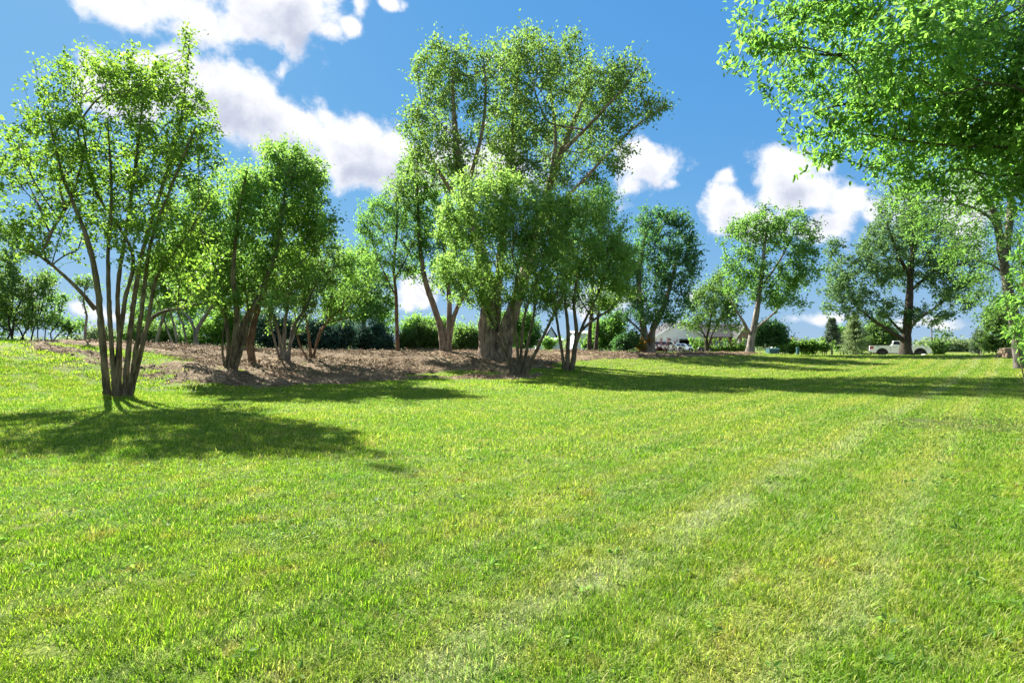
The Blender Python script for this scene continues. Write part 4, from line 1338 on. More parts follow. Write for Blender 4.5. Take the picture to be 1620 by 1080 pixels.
bush('tall bright thicket between the two left trees, behind the bank', 285, 556, 43, [(280, 500, 40, 44), (318, 490, 34, 40), (250, 505, 30, 36), (345, 470, 30, 40), (225, 480, 30, 36), (380, 460, 30, 36)], 'bright', 141, 620, 28)
bush('tall yellow-green thicket right of the sheaf of grey stems', 560, 556, 46, [(555, 490, 34, 40), (590, 500, 26, 36), (530, 500, 26, 30), (615, 515, 20, 26)], 'pale', 142, 420, 28)
bush('light green thicket behind the leaning forked trunks', 690, 557, 50, [(690, 525, 34, 26), (655, 520, 24, 26), (735, 530, 24, 22), (765, 525, 20, 24)], 'bright', 143, 420, 28)
bush('pale leafy thicket seen between the vase-shaped stems', 812, 557, 52, [(805, 520, 24, 30), (830, 515, 20, 26)], 'pale', 144, 240, 28)
GB = 'bushes behind the mulch bed'
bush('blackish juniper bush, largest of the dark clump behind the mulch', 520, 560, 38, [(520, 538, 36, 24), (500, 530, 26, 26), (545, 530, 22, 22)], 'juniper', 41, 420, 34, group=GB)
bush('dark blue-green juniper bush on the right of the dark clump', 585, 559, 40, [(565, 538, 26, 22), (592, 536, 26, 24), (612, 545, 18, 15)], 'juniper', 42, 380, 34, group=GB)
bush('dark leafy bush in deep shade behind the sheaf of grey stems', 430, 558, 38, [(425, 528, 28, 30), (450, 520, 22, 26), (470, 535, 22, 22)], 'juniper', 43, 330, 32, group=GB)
bush('mid green bush between the straight pale trunk and the leaning trunks', 662, 559, 41, [(650, 540, 26, 20), (676, 538, 24, 22), (690, 548, 16, 12), (668, 522, 16, 12)], 'bush', 44, 340, 32, group=GB)
bush('yellow-topped bush right of the leaning forked trunks', 738, 559, 41, [(738, 538, 26, 22), (752, 545, 18, 16), (722, 545, 16, 14)], 'bush', 45, 320, 32, group=GB)
bush('low green bush peeping out behind the great double trunk', 768, 559, 42, [(768, 545, 16, 14), (788, 548, 16, 10)], 'bush', 46, 160, 30, group=GB)
bush('sunlit yellow-green bush behind the Y-forked trunk', 335, 556, 40, [(330, 528, 34, 26), (358, 515, 28, 34), (300, 540, 24, 14)], 'bright', 47, 360, 28, group=GB)
bush('pale green bush behind the bank under the tallest left tree', 235, 556, 40, [(228, 530, 30, 24), (262, 532, 26, 22), (205, 535, 20, 18)], 'bush', 48, 300, 28, group=GB)
bush('leafy bush behind the twisted cluster of stems', 390, 557, 42, [(385, 525, 30, 30), (410, 505, 26, 26)], 'bush', 49, 280, 28, group=GB)
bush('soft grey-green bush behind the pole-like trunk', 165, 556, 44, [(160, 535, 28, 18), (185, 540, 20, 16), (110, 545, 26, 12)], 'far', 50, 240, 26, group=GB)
bush('light green leafy bush right of the two shrub trees', 962, 556, 52, [(958, 528, 30, 26), (975, 515, 22, 22), (945, 545, 18, 12)], 'pale', 51, 300, 28)
bush('dark rounded bush at the foot of the dense maple', 992, 556, 47, [(990, 543, 20, 13), (1002, 536, 12, 12)], 'dark', 52, 200, 30)
bush('small golden shrub hugging the dense maple trunk', 1012, 556, 47.5, [(1013, 547, 7, 8)], 'yellow', 53, 50, 24, cat='shrub', name='shrub')
bush('purplish dark shrub in front of the white wagon', 1046, 556, 56, [(1043, 553, 7, 4)], 'purple', 54, 26, 22, leaf=.16, sprig=.16, cat='shrub', name='shrub')
bush('dark purple shrub close to the trailer wheel', 1057, 556, 57, [(1053, 555, 4, 3)], 'purple', 154, 18, 20, leaf=.16, sprig=.14, cat='shrub', name='shrub')
bush('clipped lime green shrub beside the garage door', 1104, 554, 80, [(1104, 547, 8, 5)], 'bright', 55, 70, 28, cat='shrub', name='shrub')
bush('wide dark shrub behind the forked pale trunk', 1216, 556, 60, [(1218, 528, 26, 20), (1200, 538, 16, 14), (1236, 537, 14, 15)], 'dark', 56, 320, 30)
bush('light green young bush seen between the shrub stems by the blue house', 868, 556, 66, [(868, 545, 9, 9)], 'bright', 57, 80, 24)
bush('bright young bush beside the bare berm right of the twin stems', 930, 557, 50, [(930, 543, 6, 10)], 'bright', 58, 60, 24)
bush('tall dark bush left of the blue house, seen through the stems', 840, 556, 60, [(838, 530, 20, 24), (822, 540, 16, 16)], 'dark', 59, 220, 28)
GW = 'weedy flower bed plants in front of the brick house'
for q, (px, w_, h_, lb) in enumerate(((1108, 7, 3, 'clump of tall lime green weeds under the dooryard tree'), (1130, 9, 3, 'low spread of weeds below the house windows'), (1147, 8, 3, 'bright weeds in front of the white-framed windows'),
                                      (1163, 8, 4, 'tall bright weeds below the brick gable'), (1176, 5, 5, 'narrow weeds touching the forked pale trunk'))):
    bush(lb, px, 556, 75, [(px, 552, w_, h_)], 'weed', 60 + q, 70, 24, leaf=0.22, name='weed_clump', cat='weeds', group=GW)
GR = 'leafy plants along the far lawn edge'
for q, (px, w_, h_, lb) in enumerate(((1238, 10, 8, 'leafy weeds directly behind the green utility box'), (1252, 8, 11, 'tall yellow-green weeds between the box and the pedestal'), (1271, 8, 8, 'round weeds touching the green pedestal'),
                                      (1287, 10, 9, 'light bush right of the tiny pointed evergreen'), (1304, 8, 6, 'low pale weeds left of the small spruce'))):
    bush(lb, px, 559, 64, [(px, 552 - h_ * .2, w_, h_)], 'weed' if q != 3 else 'bright', 70 + q, 80, 24, leaf=0.24, name='weed_clump', cat='weeds', group=GR)
bush('broad yellow-green bush under the leaning pale tree', 1580, 562, 40, [(1592, 526, 28, 30), (1564, 543, 20, 18), (1612, 536, 24, 24), (1575, 505, 22, 26)], 'bush', 80, 480, 28)
bush('dim blue-green bush left of the broad bush under the leaning tree', 1552, 561, 60, [(1552, 540, 9, 20), (1548, 552, 12, 10)], 'spruce', 81, 130, 28)
bush('small dark evergreen bush at the nose of the pickup', 1484, 563, 66, [(1484, 550, 6, 12), (1487, 557, 8, 6)], 'bush', 82, 110, 26)


def spruce(label, px, py, Y, hpx, wpx, seed, mat='spruce', n=46, lower=0.12):
    r = np.random.default_rng(seed)
    k = Y / F
    base = W(px, py, Y)
    base[2] = gz(base[0], base[1])
    H, Rr = hpx * k + 0.2, wpx * k / 2
    root = empty('spruce_tree', tuple(base))
    tag(root, label, 'spruce', 'spruces by the gravel drive')
    V, Qd = [], []
    tube(np.array([[0, 0, -.1], [0, 0, H * .5], [0, 0, H]]), np.array([0.05 * Rr + .08, .06, .01]), 7, V, Qd)
    obj('trunk', np_mesh('trunk', np.concatenate(V), quads=np.concatenate(Qd), smooth=True), BARK['dark'], root)
    C, A = [], []
    BV, BQ = [], []
    for q in range(n * 3):
        t = r.uniform(lower, 1) ** 0.9
        L = Rr * (1 - t) ** 0.85 * r.uniform(0.75, 1.12) + 0.08
        a = r.uniform(0, 6.283)
        d = np.array([math.cos(a), math.sin(a), 0.12 - 0.35 * (1 - t)])
        s = np.linspace(0, 1, 12)
        pts = np.array([0, 0, t * H]) + d[None] * (s * L)[:, None] + np.array([0, 0, 1.0])[None] * (0.10 * L * s ** 2)[:, None]
        tube(pts[::4], np.linspace(.025, .006, len(pts[::4])), 4, BV, BQ)
        for p_, ss in zip(pts[1:], s[1:]):
            m = 5
            C.append(p_ + r.normal(size=(m, 3)) * np.array([.10, .10, .05]) * (1 + .35 * L))
            A.append(np.tile(d * .8, (m, 1)) + r.normal(size=(m, 3)) * .4 + [0, 0, -.15])
    tag(obj('branch', np_mesh('branch', np.concatenate(BV), quads=np.concatenate(BQ)), BARK['dark'], root), kind='stuff')
    C, A = np.concatenate(C), np.concatenate(A)
    me = leaves_mesh('crown', C, A, 0.30, 0.10, r, 0.3)
    TRI[0] += len(me.polygons)
    tag(obj('crown', me, LEAF[mat], root), kind='stuff')


spruce('narrow dark spruce with a bare lower trunk left of the pickup', 1316, 563, 66, 56, 34, 91, lower=0.30)
spruce('wide bushy pale spruce directly behind the pickup bed', 1352, 563, 68, 64, 60, 92, n=60, lower=0.03, mat='far')
bush('light green leafy bush behind the low oak limb, beside the wide spruce', 1396, 563, 72, [(1392, 530, 26, 26), (1412, 540, 20, 20), (1376, 545, 20, 16)], 'bush', 193, 300, 28)
bush('pale green bush between the two spruces', 1334, 563, 78, [(1332, 538, 16, 20), (1340, 550, 18, 12)], 'pale', 194, 200, 26)
spruce('tiny pointed evergreen beside the green pedestal', 1275, 560, 66, 18, 14, 94, n=26, lower=0.04, mat='bush')

# far trees beyond the field
GF = 'far trees on the horizon'
_far_l = ('low rounded far tree at the left end of the horizon gap', 'wide pale far tree in the middle of the horizon gap', 'tallest far tree at the right of the horizon gap', 'small far tree just right of the pickup nose evergreen', 'far tree half hidden by the dim blue-green bush')
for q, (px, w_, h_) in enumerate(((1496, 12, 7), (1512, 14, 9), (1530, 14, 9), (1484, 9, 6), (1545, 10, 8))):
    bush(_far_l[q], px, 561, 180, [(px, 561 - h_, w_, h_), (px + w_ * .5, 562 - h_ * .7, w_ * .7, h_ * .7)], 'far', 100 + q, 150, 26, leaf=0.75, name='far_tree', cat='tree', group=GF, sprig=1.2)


def far_wood():
    r = np.random.default_rng(55)
    C = []
    for q in range(420):
        px = r.uniform(-700, 2400)
        Y = r.uniform(240, 330)
        x = (px - CX) / F * Y
        h = r.uniform(4, 9)
        w_ = r.uniform(4, 8)
        d = r.normal(size=(110, 3)); d /= np.linalg.norm(d, axis=1)[:, None]
        C.append(np.array([x, Y, 0.6 + h * .5]) + d * np.array([w_, 3, h * .5]) * r.uniform(.6, 1, (110, 1)))
    C = np.concatenate(C)
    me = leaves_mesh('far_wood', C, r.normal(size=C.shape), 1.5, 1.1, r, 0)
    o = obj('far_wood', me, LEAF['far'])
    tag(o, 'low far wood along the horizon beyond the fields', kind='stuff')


far_wood()
print('tree tris', TRI[0])
# ------------------------------------------------------------------ gravel drive and road by the pickup
def strip(name, pts, width, mat, label, lift=0.012):
    P = catmull([(x, y, 0) for x, y in pts], 0.8)
    d = np.gradient(P, axis=0); d /= np.linalg.norm(d, axis=1)[:, None]
    nrm = np.stack([-d[:, 1], d[:, 0], d[:, 2]], 1)
    m = 7
    rows = []
    for q in range(m):
        s = (q / (m - 1) - .5) * width
        row = P + nrm * s
        row[:, 2] = lawn_z(row[:, :2]) + lift
        rows.append(row)
    V = np.stack(rows, 1).reshape(-1, 3)
    i, j = np.meshgrid(np.arange(m - 1), np.arange(len(P) - 1))
    a = (j * m + i).ravel()
    o = obj(name, np_mesh(name, V, quads=np.stack([a, a + 1, a + m + 1, a + m], 1), smooth=True), mat)
    tag(o, label, kind='structure')


strip('gravel_drive', [(14, 66), (22, 70), (32, 70), (42, 65), (52, 59), (66, 50), (90, 40)], 4.4, M['gravel'], 'pale gravel drive under the white pickup')
strip('driveway', [(16, 66), (20, 76), (27, 86.5)], 5.5, M['concrete'], 'pale driveway leading to the open garage')


# ------------------------------------------------------------------ vehicles
def arch(cx, r, z0, n=9):
    return [(cx - r * math.cos(math.pi * q / (n - 1)), z0 + r * math.sin(math.pi * q / (n - 1))) for q in range(n)]


def wheel(root, x, y, r, rim, wd=0.26, side=1):
    w = D.objects.new('wheel', None); link(w); w.parent = root; w.location = (x, y, r)
    MB().ring((0, 0, 0), r - 0.11, 0.11).build('tyre', M['rubber'], w, smooth=True)
    b = MB().cyl((0, -.09, 0), (0, .09, 0), r - 0.15, n=20)
    b.build('rim', M['black'], w)
    sp_ = MB()
    for q in range(5):
        a = q * 2 * math.pi / 5
        c, s_ = math.cos(a), math.sin(a)
        rr = r - 0.13
        for yy in (-.115, .10):
            sp_.hull([(c * .05 - s_ * .04, yy, s_ * .05 + c * .04), (c * .05 + s_ * .04, yy, s_ * .05 - c * .04), (c * rr - s_ * .06, yy, s_ * rr + c * .06), (c * rr + s_ * .06, yy, s_ * rr - c * .06),
                      (c * .05, yy + .02, s_ * .05), (c * rr, yy + .02, s_ * rr)])
    sp_.build('spoke', rim, w)
    MB().cyl((0, -.13, 0), (0, .13, 0), 0.07, n=12).build('hub', rim, w)
    return w


def greenhouse(root, base, top, wb, wt_, z0, z1, mat, panes):
    """cab: tapered body plus dark glass set just proud of it; base/top are (x rear, x front)"""
    b = MB()
    pts = [(base[0], -wb, z0), (base[1], -wb, z0), (base[1], wb, z0), (base[0], wb, z0), (top[0], -wt_, z1), (top[1], -wt_, z1), (top[1], wt_, z1), (top[0], wt_, z1)]
    b.hull(pts)
    b.build('cab', mat, root, bevel=0.06, smooth=False)

    def P(side, u, v):     # u along x in metres at mid height share, v 0..1 height
        xr = base[0] + (top[0] - base[0]) * v
        xf = base[1] + (top[1] - base[1]) * v
        return (xr + (xf - xr) * u, side * (wb + (wt_ - wb) * v + 0.012), z0 + (z1 - z0) * v)
    for side in (-1, 1):
        for (u0, u1, v0, v1) in panes:
            o = [P(side, u0, v0), P(side, u1, v0), P(side, u1, v1), P(side, u0, v1)]
            q = MB()
            inn = [(x, y - side * 0.02, z) for x, y, z in o]
            q.hull(o + inn)
            q.build('window', M['glass'], root)
    for nm, xb, xt, sg in (('rear_window', base[0], top[0], -1), ('windshield', base[1], top[1], 1)):
        def E(v, s):
            return (xb + (xt - xb) * v + sg * 0.012, s * (wb + (wt_ - wb) * v) * 0.86, z0 + (z1 - z0) * v)
        o = [E(.1, -1), E(.1, 1), E(.88, 1), E(.88, -1)]
        MB().hull(o + [(x - sg * .025, y, z) for x, y, z in o]).build(nm, M['glass'], root)


def pickup():
    x, y = 612 / F * 62, 62.0
    root = empty('pickup_truck', (x, y, gz(x, y) + 0.02), R(-31))
    tag(root, 'white crew cab pickup parked behind the oak trunk, red tail lamp showing', 'pickup truck')
    body = [(-2.92, .62)] + [(-2.9, 1.32), (-2.86, 1.36), (.85, 1.36), (1.15, 1.34), (2.2, 1.27), (2.72, 1.18), (2.92, 1.02), (2.95, .60), (2.90, .45)]
    body += [(2.45, .45)][:1] + list(reversed(arch(1.92, .52, .45)))[0:] + [(1.35, .45), (-1.05, .45)] + list(reversed(arch(-1.72, .52, .45))) + [(-2.3, .5)]
    # lower body with wheel arches; the load bed is cut down between its side walls
    b = MB().prism_y([p for p in body], -.97, .97)
    b.build('body', M['car_white'], root, bevel=0.02)
    MB().box(-2.72, -.92, -.78, .78, 1.363, 1.372).build('bed_cover', M['black'], root)
    greenhouse(root, (-.86, 1.35), (-.62, .45), .92, .74, 1.35, 1.93, M['car_white'], ((.10, .45, .22, .86), (.50, .80, .22, .86)))
    for xx in (1.92, -1.72):
        for s in (-1, 1):
            wheel(root, xx, s * .86, .42, M['rim_dark'])
            f = MB()
            o = arch(xx, .60, .45, 13); i_ = arch(xx, .51, .45, 13)
            f.prism_y(o + i_[::-1], s * .975, s * .99) if s > 0 else f.prism_y(o + i_[::-1], -.99, -.975)
            f.build('wheel_arch', M['black'], root)
    for s in (-1, 1):
        MB().hull([(-2.93, s * .80, .92), (-2.93, s * .80, 1.26), (-2.60, s * .978, .98), (-2.55, s * .978, 1.26), (-2.92, s * .978, .92), (-2.92, s * .978, 1.26)]).build('tail_light', M['red'], root)
        MB().hull([(2.5, s * .975, .98), (2.5, s * .975, 1.16), (2.95, s * .7, .95), (2.90, s * .7, 1.12), (2.9, s * .93, .95), (2.83, s * .93, 1.14)]).build('headlight', M['glass'], root)
        MB().box(-.98, 1.3, s * .93 - .07, s * .93 + .07, .36, .43).build('running_board', M['black'], root)
        MB().box(1.0, 1.14, s * 1.12 - .12, s * 1.12 + .10, 1.38, 1.56).build('mirror', M['black'], root, bevel=0.02)
        for hx in (-.55, .45):
            MB().box(hx - .12, hx + .12, s * .985 - .012, s * .985 + .012, 1.16, 1.20).build('door_handle', M['chrome'], root)
        for dx in (-.90, .02, 1.12):
            MB().box(dx - .009, dx + .009, s * .9715 - .002, s * .9715 + .002, .5, 1.345).build('door_seam', M['black'], root)
        MB().box(-2.35, -1.95, s * .972 - .002, s * .972 + .002, 1.22, 1.27).build('side_decal', M['blue'], root)
    MB().box(-3.02, -2.86, -.9, .9, .50, .72).build('rear_bumper', M['chrome'], root, bevel=0.02)
    MB().box(2.82, 3.02, -.93, .93, .46, .72).build('front_bumper', M['chrome'], root, bevel=0.03)
    MB().box(2.93, 2.965, -.62, .62, .74, 1.06).build('grille', M['black'], root)
    u_ = MB().box(-2.6, 2.7, -.5, .5, .33, .448)
    for xx in (1.92, -1.72):
        u_.prism_y(arch(xx, .516, .452), -.80, .80)
    u_.build('underbody', M['black'], root)


def wagon():
    x, y = (1056 - CX) / F * 78, 78
    root = empty('utility_wagon', (x, y, gz(x, y) + 0.02), R(-12))
    tag(root, 'older white wagon with tan lower panels outside the garage', 'car')
    body = [(-2.5, .55), (-2.52, 1.02), (.9, 1.04), (2.25, .98), (2.48, .82), (2.5, .45)] + list(reversed(arch(1.6, .45, .42))) + list(reversed(arch(-1.4, .45, .42))) + [(-2.35, .45)]
    MB().prism_y(body, -.95, .95).build('body', M['car_white'], root, bevel=0.03)
    greenhouse(root, (-2.45, 1.15), (-2.25, .55), .90, .76, 1.03, 1.78, M['car_white'], ((.06, .42, .18, .84), (.46, .68, .18, .84), (.71, .93, .18, .84)))
    for s in (-1, 1):
        MB().box(-.9, 1.1, s * .955 - .005, s * .955 + .005, .50, .78).build('side_panel', M['tan'], root)
        MB().box(-2.3, .4, s * .62 - .015, s * .62 + .015, 1.80, 1.84).build('roof_rail', M['black'], root)
        MB().box(2.42, 2.51, s * .72 - .16, s * .72 + .16, .68, .84).build('headlight', M['lens'], root)
        for xx in (1.6, -1.4):
            wheel(root, xx, s * .84, .36, M['rim'])
    u_ = MB()
    for xx in (1.6, -1.4):
        u_.prism_y(arch(xx, .446, .423), -.78, .78)
    u_.build('underbody', M['black'], root)
    MB().box(2.46, 2.62, -.92, .92, .42, .58).build('front_bumper', M['chrome'], root, bevel=0.02)


def sedan(name, label, px, Y, rz, mat, dx=0):
    x = (px - CX) / F * Y
    root = empty(name, (x, Y, gz(x, Y) + 0.05), R(rz))
    tag(root, label, 'car')
    body = [(-2.2, .5), (-2.22, .88), (-1.2, .95), (.9, .93), (2.0, .78), (2.2, .6), (2.2, .38)] + list(reversed(arch(1.35, .38, .36))) + list(reversed(arch(-1.35, .38, .36))) + [(-2.1, .38)]
    MB().prism_y(body, -.88, .88).build('body', mat, root, bevel=0.04)
    greenhouse(root, (-1.6, 1.05), (-1.0, .25), .82, .62, .93, 1.42, mat, ((.12, .48, .12, .85), (.53, .84, .12, .85)))
    for s in (-1, 1):
        MB().hull([(2.0, s * .85, .58), (2.0, s * .85, .72), (2.22, s * .5, .58), (2.17, s * .5, .70)]).build('headlight', M['lens'], root)
        for xx in (1.35, -1.35):
            wheel(root, xx, s * .80, .32, M['rim'])
    u_ = MB()
    for xx in (1.35, -1.35):
        u_.prism_y(arch(xx, .376, .363), -.74, .74)
    u_.build('underbody', M['black'], root)
    MB().box(2.12, 2.24, -.8, .8, .36, .54).build('front_bumper', M['black'], root, bevel=0.02)


pickup()
wagon()
sedan('parked_car', 'low silver-blue car nosing out of the garage beside the white wagon', 1082, 86, -35, M['car_silver'])


def trailer():
    x, y = (1093 - CX) / F * 70, 70.0
    root = empty('utility_trailer', (x, y, gz(x, y) + 0.02), R(8))
    tag(root, 'low black flat trailer standing in the grass before the house', 'trailer')
    MB().box(-2.0, 1.9, -.8, .8, .42, .46).build('deck', M['deck'], root)
    fr = MB()
    for s in (-.82, .82):
        fr.box(-2.05, 1.95, s - .04, s + .04, .34, .46)
    for xx in (-2.0, -1, 0, 1, 1.9):
        fr.box(xx - .03, xx + .03, -.78, .78, .34, .418)
    fr.build('frame', M['steel'], root)
    MB().hull([(1.95, -.3, .36), (1.95, .3, .36), (3.2, -.04, .36), (3.2, .04, .36), (1.95, -.3, .44), (1.95, .3, .44), (3.2, -.04, .44), (3.2, .04, .44)]).build('tow_bar', M['steel'], root)
    for xx, r in ((-2.0, .33), (2.0, .40)):
        for s in (-1, 1):
            wheel(root, xx, s * 1.0, r, M['rim'])
    w = MB().cyl((2.0, -.55, .46), (2.0, -.55, 1.15), .05, n=8)
    w.box(1.80, 2.2, -.72, -.36, .9, 1.25)
    w.build('winch_post', M['steel'], root, bevel=0.02)
    for s in (-1, 1):
        for xx in (-2.0, 2.0):
            MB().prism_y(arch(xx, .48, .45, 9) + arch(xx, .44, .45, 9)[::-1], s * 1.0 - .12, s * 1.0 + .12).build('fender', M['steel'], root)


trailer()


# ------------------------------------------------------------------ houses
def window_in(root, x, z0, z1, w, yf, name='window'):
    """a framed sash window on a wall facing -y at y = yf"""
    o = MB()
    t = .09
    o.box(x - w / 2, x - w / 2 + t, yf - .05, yf - .003, z0, z1).box(x + w / 2 - t, x + w / 2, yf - .05, yf - .003, z0, z1)
    o.box(x - w / 2 + t, x + w / 2 - t, yf - .05, yf - .003, z1 - t, z1).box(x - w / 2 + t, x + w / 2 - t, yf - .05, yf - .003, z0, z0 + t)
    o.box(x - w / 2 + t, x + w / 2 - t, yf - .045, yf - .003, (z0 + z1) / 2 - .03, (z0 + z1) / 2 + .03)
    f = o.build(name, M['white'], root)
    MB().box(x - w / 2 + t, x + w / 2 - t, yf - .025, yf - .004, z0 + t, (z0 + z1) / 2 - .03).build('pane', M['pane'], f)
    MB().box(x - w / 2 + t, x + w / 2 - t, yf - .025, yf - .004, (z0 + z1) / 2 + .03, z1 - t).build('pane', M['pane'], f)
    return f


def main_house():
    Y = 92.0
    x0 = (1122 - CX) / F * Y
    z = gz(x0, Y)
    root = empty('brick_house', (x0, Y, z))
    tag(root, 'red brick house with white garage wing, its garage door open', 'house')
    k = Y / F

    def X(px): return (px - 1122) * k
    # brick wing with a front gable
    xl, xr = X(1104), X(1190)
    zb = -0.3
    MB().box(xl, xr, 0, 8, zb, 2.75).build('wall', M['brick'], root)
    MB().prism_x([(-.5, 2.70), (4, 5.2), (8.5, 2.70), (8.5, 2.82), (4, 5.36), (-.5, 2.82)], xl - .3, xr + .4).build('roof', M['shingle'], root)
    gl, gr = X(1160), X(1184)
    gm = (gl + gr) / 2
    MB().box(gl, gr, -1.6, -.002, zb, 2.75).build('wall', M['brick'], root)
    MB().prism_y([(gl, 2.752), (gr, 2.752), (gm, 4.75)], -1.6, 3.0).build('gable', M['brick'], root)
    for s in (-1, 1):
        xe = gl - .35 if s < 0 else gr + .35
        MB().prism_y([(xe, 2.50), (xe, 2.62), (gm, 5.02), (gm, 4.86)], -1.95, 3.0).build('gable_roof', M['shingle'], root)
        MB().prism_y([(xe, 2.42), (xe, 2.66), (gm, 5.06), (gm, 4.80)], -2.02, -1.952).build('barge_board', M['white'], root)
    window_in(root, X(1173), .55, 2.35, 1.25, -1.6)
    window_in(root, X(1145), .75, 2.15, 1.3, 0)
    window_in(root, X(1134), .75, 2.15, .8, 0)
    window_in(root, X(1113), .3, 2.2, .9, 0)
    MB().box(X(1161) - .09, X(1161) + .09, -2.0, -1.82, zb, 2.45).build('porch_post', M['white'], root)
    # garage wing
    ax, bx = X(1030), X(1104)
    yg = -3.0
    od, oe = X(1066), X(1095)
    w = MB()
    w.box(ax, od, yg, yg + .2, zb, 2.45).box(oe, bx - .01, yg, yg + .2, zb, 2.45).box(ax, bx - .01, yg, yg + .2, 2.45, 2.8)
    w.box(ax, ax + .2, yg + .2, 7, zb, 2.8).box(bx - .21, bx - .01, yg + .2, 7, zb, 2.8).box(ax + .2, bx - .21, 6.8, 7, zb, 2.8)
    w.build('garage_wall', M['siding'], root)
    MB().box(ax + .2, bx - .21, yg + .2, 6.8, zb, -.02).build('garage_floor', M['concrete'], root)
    MB().box(ax + .2, bx - .21, yg + .2, 6.8, 2.62, 2.70).build('garage_ceiling', M['inside'], root)
    MB().box(od + .05, oe - .05, yg + .3, yg + 2.6, 2.30, 2.36).build('garage_door', M['white'], root)
    t = MB()
    t.box(od - .12, od, yg - .03, yg - .003, -.05, 2.45).box(oe, oe + .12, yg - .03, yg - .003, -.05, 2.45).box(od - .12, oe + .12, yg - .03, yg - .003, 2.452, 2.60)
    t.build('door_trim', M['white'], root)
    gm2 = (ax + bx) / 2
    MB().prism_y([(ax, 2.802), (bx - .01, 2.802), (gm2, 5.3)], yg, 7).build('garage_gable', M['siding'], root)
    for s in (-1, 1):
        xe = ax - .45 if s < 0 else bx + .40
        MB().prism_y([(xe, 2.58), (xe, 2.72), (gm2, 5.56), (gm2, 5.40)], yg - .4, 7.4).build('garage_roof', M['shingle'], root)
        MB().prism_y([(xe, 2.50), (xe, 2.76), (gm2, 5.60), (gm2, 5.34)], yg - .47, yg - .402).build('barge_board', M['white'], root)
    return root


main_house()


def floor_thing(px, Y):
    x = (px - CX) / F * Y
    return x, Y, gz(x, Y)


x, y, z = floor_thing(1087, 88.5)
r_ = empty('storage_bin', (x, y, z + .02)); tag(r_, 'yellow bin standing in the open garage doorway', 'bin')
MB().hull([(-.3, -.25, 0), (.3, -.25, 0), (.3, .25, 0), (-.3, .25, 0), (-.36, -.3, .95), (.36, -.3, .95), (.36, .3, .95), (-.36, .3, .95)]).build('bin_body', M['hiviz'], r_, bevel=0.03)
MB().box(-.40, .40, -.34, .34, .952, 1.02).build('lid', M['black'], r_, bevel=0.02)
x, y, z = floor_thing(1093, 88.7)
r_ = empty('storage_cabinet', (x, y, z + .02)); tag(r_, 'blue and white cabinet at the right of the garage doorway', 'cabinet')
MB().box(-.4, .4, -.3, .3, 0, 1.5).build('cabinet_body', M['white'], r_, bevel=0.02)
for s in (-1, 1):
    d_ = MB().box(s * .19 - .17, s * .19 + .17, -.325, -.302, .08, 1.42).build('door', M['blue'], r_)
    MB().box(s * .05 - .012, s * .05 + .012, -.36, -.327, .65, .85).build('handle', M['chrome'], d_)


def gable_house(name, label, px, Y, wpx, wall_h, rise, wall, roof, depth=7.0, ridge_x=True, win=2, cat='house'):
    k = Y / F
    x = (px - CX) / F * Y
    root = empty(name, (x, Y, gz(x, Y)))
    tag(root, label, cat)
    h = wpx * k / 2
    MB().box(-h, h, 0, depth, -.4, wall_h).build('wall', wall, root)
    if ridge_x:
        MB().prism_x([(-.5, wall_h - .05), (depth / 2, wall_h + rise), (depth + .5, wall_h - .05), (depth + .5, wall_h + .1), (depth / 2, wall_h + rise + .16), (-.5, wall_h + .1)], -h - .4, h + .4).build('roof', roof, root)
    else:
        MB().prism_y([(-h, wall_h + .002), (h, wall_h + .002), (0, wall_h + rise)], 0, depth).build('gable', wall, root)
        for s in (-1, 1):
            MB().prism_y([(s * (h + .5), wall_h - .2), (s * (h + .5), wall_h - .05), (0, wall_h + rise + .25), (0, wall_h + rise + .08)], -.5, depth + .5).build('roof', roof, root)
    for q in range(win):
        window_in(root, -h + 2 * h * (q + .5) / win, .9, 2.1, 1.1, 0)
    return root


rh = gable_house('far_house', 'far house showing only its long grey roof above the weeds', 1262, 130, 44, 1.6, 1.9, M['siding'], M['shingle_grey'], 9, True, 3)
MB().box(.9, 1.4, 4.2, 4.7, 3.3, 4.4).build('chimney', M['brick'], rh)
gable_house('blue_house', 'blue-roofed house with a steep gable seen between the shrub stems', 872, 110, 17, 3.0, 2.3, M['blue_siding'], M['shingle_blue'], 9, False, 1)
gable_house('white_shed', 'long low pale shed behind the mulch berm, left of the twin stems', 868, 96, 40, 2.2, .35, M['pale_siding'], M['white'], 6, True, 0, 'shed')
gable_house('pale_barn', 'pale barn wall right of the thick shrub stems, seen under the leaves', 922, 100, 26, 3.6, .5, M['pale_siding'], M['white'], 8, True, 0, 'barn')
rb = gable_house('pale_house', 'white house end glimpsed left of the great double trunk', 755, 105, 22, 2.6, 1.2, M['pale_siding'], M['shingle_grey'], 8, True, 1)

# ------------------------------------------------------------------ utility boxes, posts, wood stack, stone
x, y, z = floor_thing(1222, 50)
ub = empty('utility_box', (x, y, z)); tag(ub, 'squat blue-green transformer box on the far lawn edge', 'utility box')
MB().box(-.55, .55, -.45, .45, -.05, .06).build('pad', M['concrete'], ub)
MB().prism_x([(-.40, .06), (.40, .06), (.40, .62), (-.22, .62), (-.40, .48)], -.48, .48).build('cabinet', M['teal'], ub, bevel=0.025)
MB().prism_x([(-.42, .486), (-.225, .632), (.42, .632), (.42, .66), (-.235, .66), (-.44, .506)], -.505, .505).build('lid', M['teal_top'], ub, bevel=0.01)
MB().box(.16, .22, -.425, -.402, .22, .34).build('latch', M['steel'], ub)
x, y, z = floor_thing(1262, 50)
pd = empty('utility_pedestal', (x, y, z)); tag(pd, 'slim upright green service pedestal beside the weeds', 'pedestal')
MB().box(-.11, .11, -.11, .11, -.1, .62).build('post_body', M['teal'], pd, bevel=0.02)
MB().box(-.135, .135, -.135, .135, .622, .80).build('cap', M['teal_top'], pd, bevel=0.03)

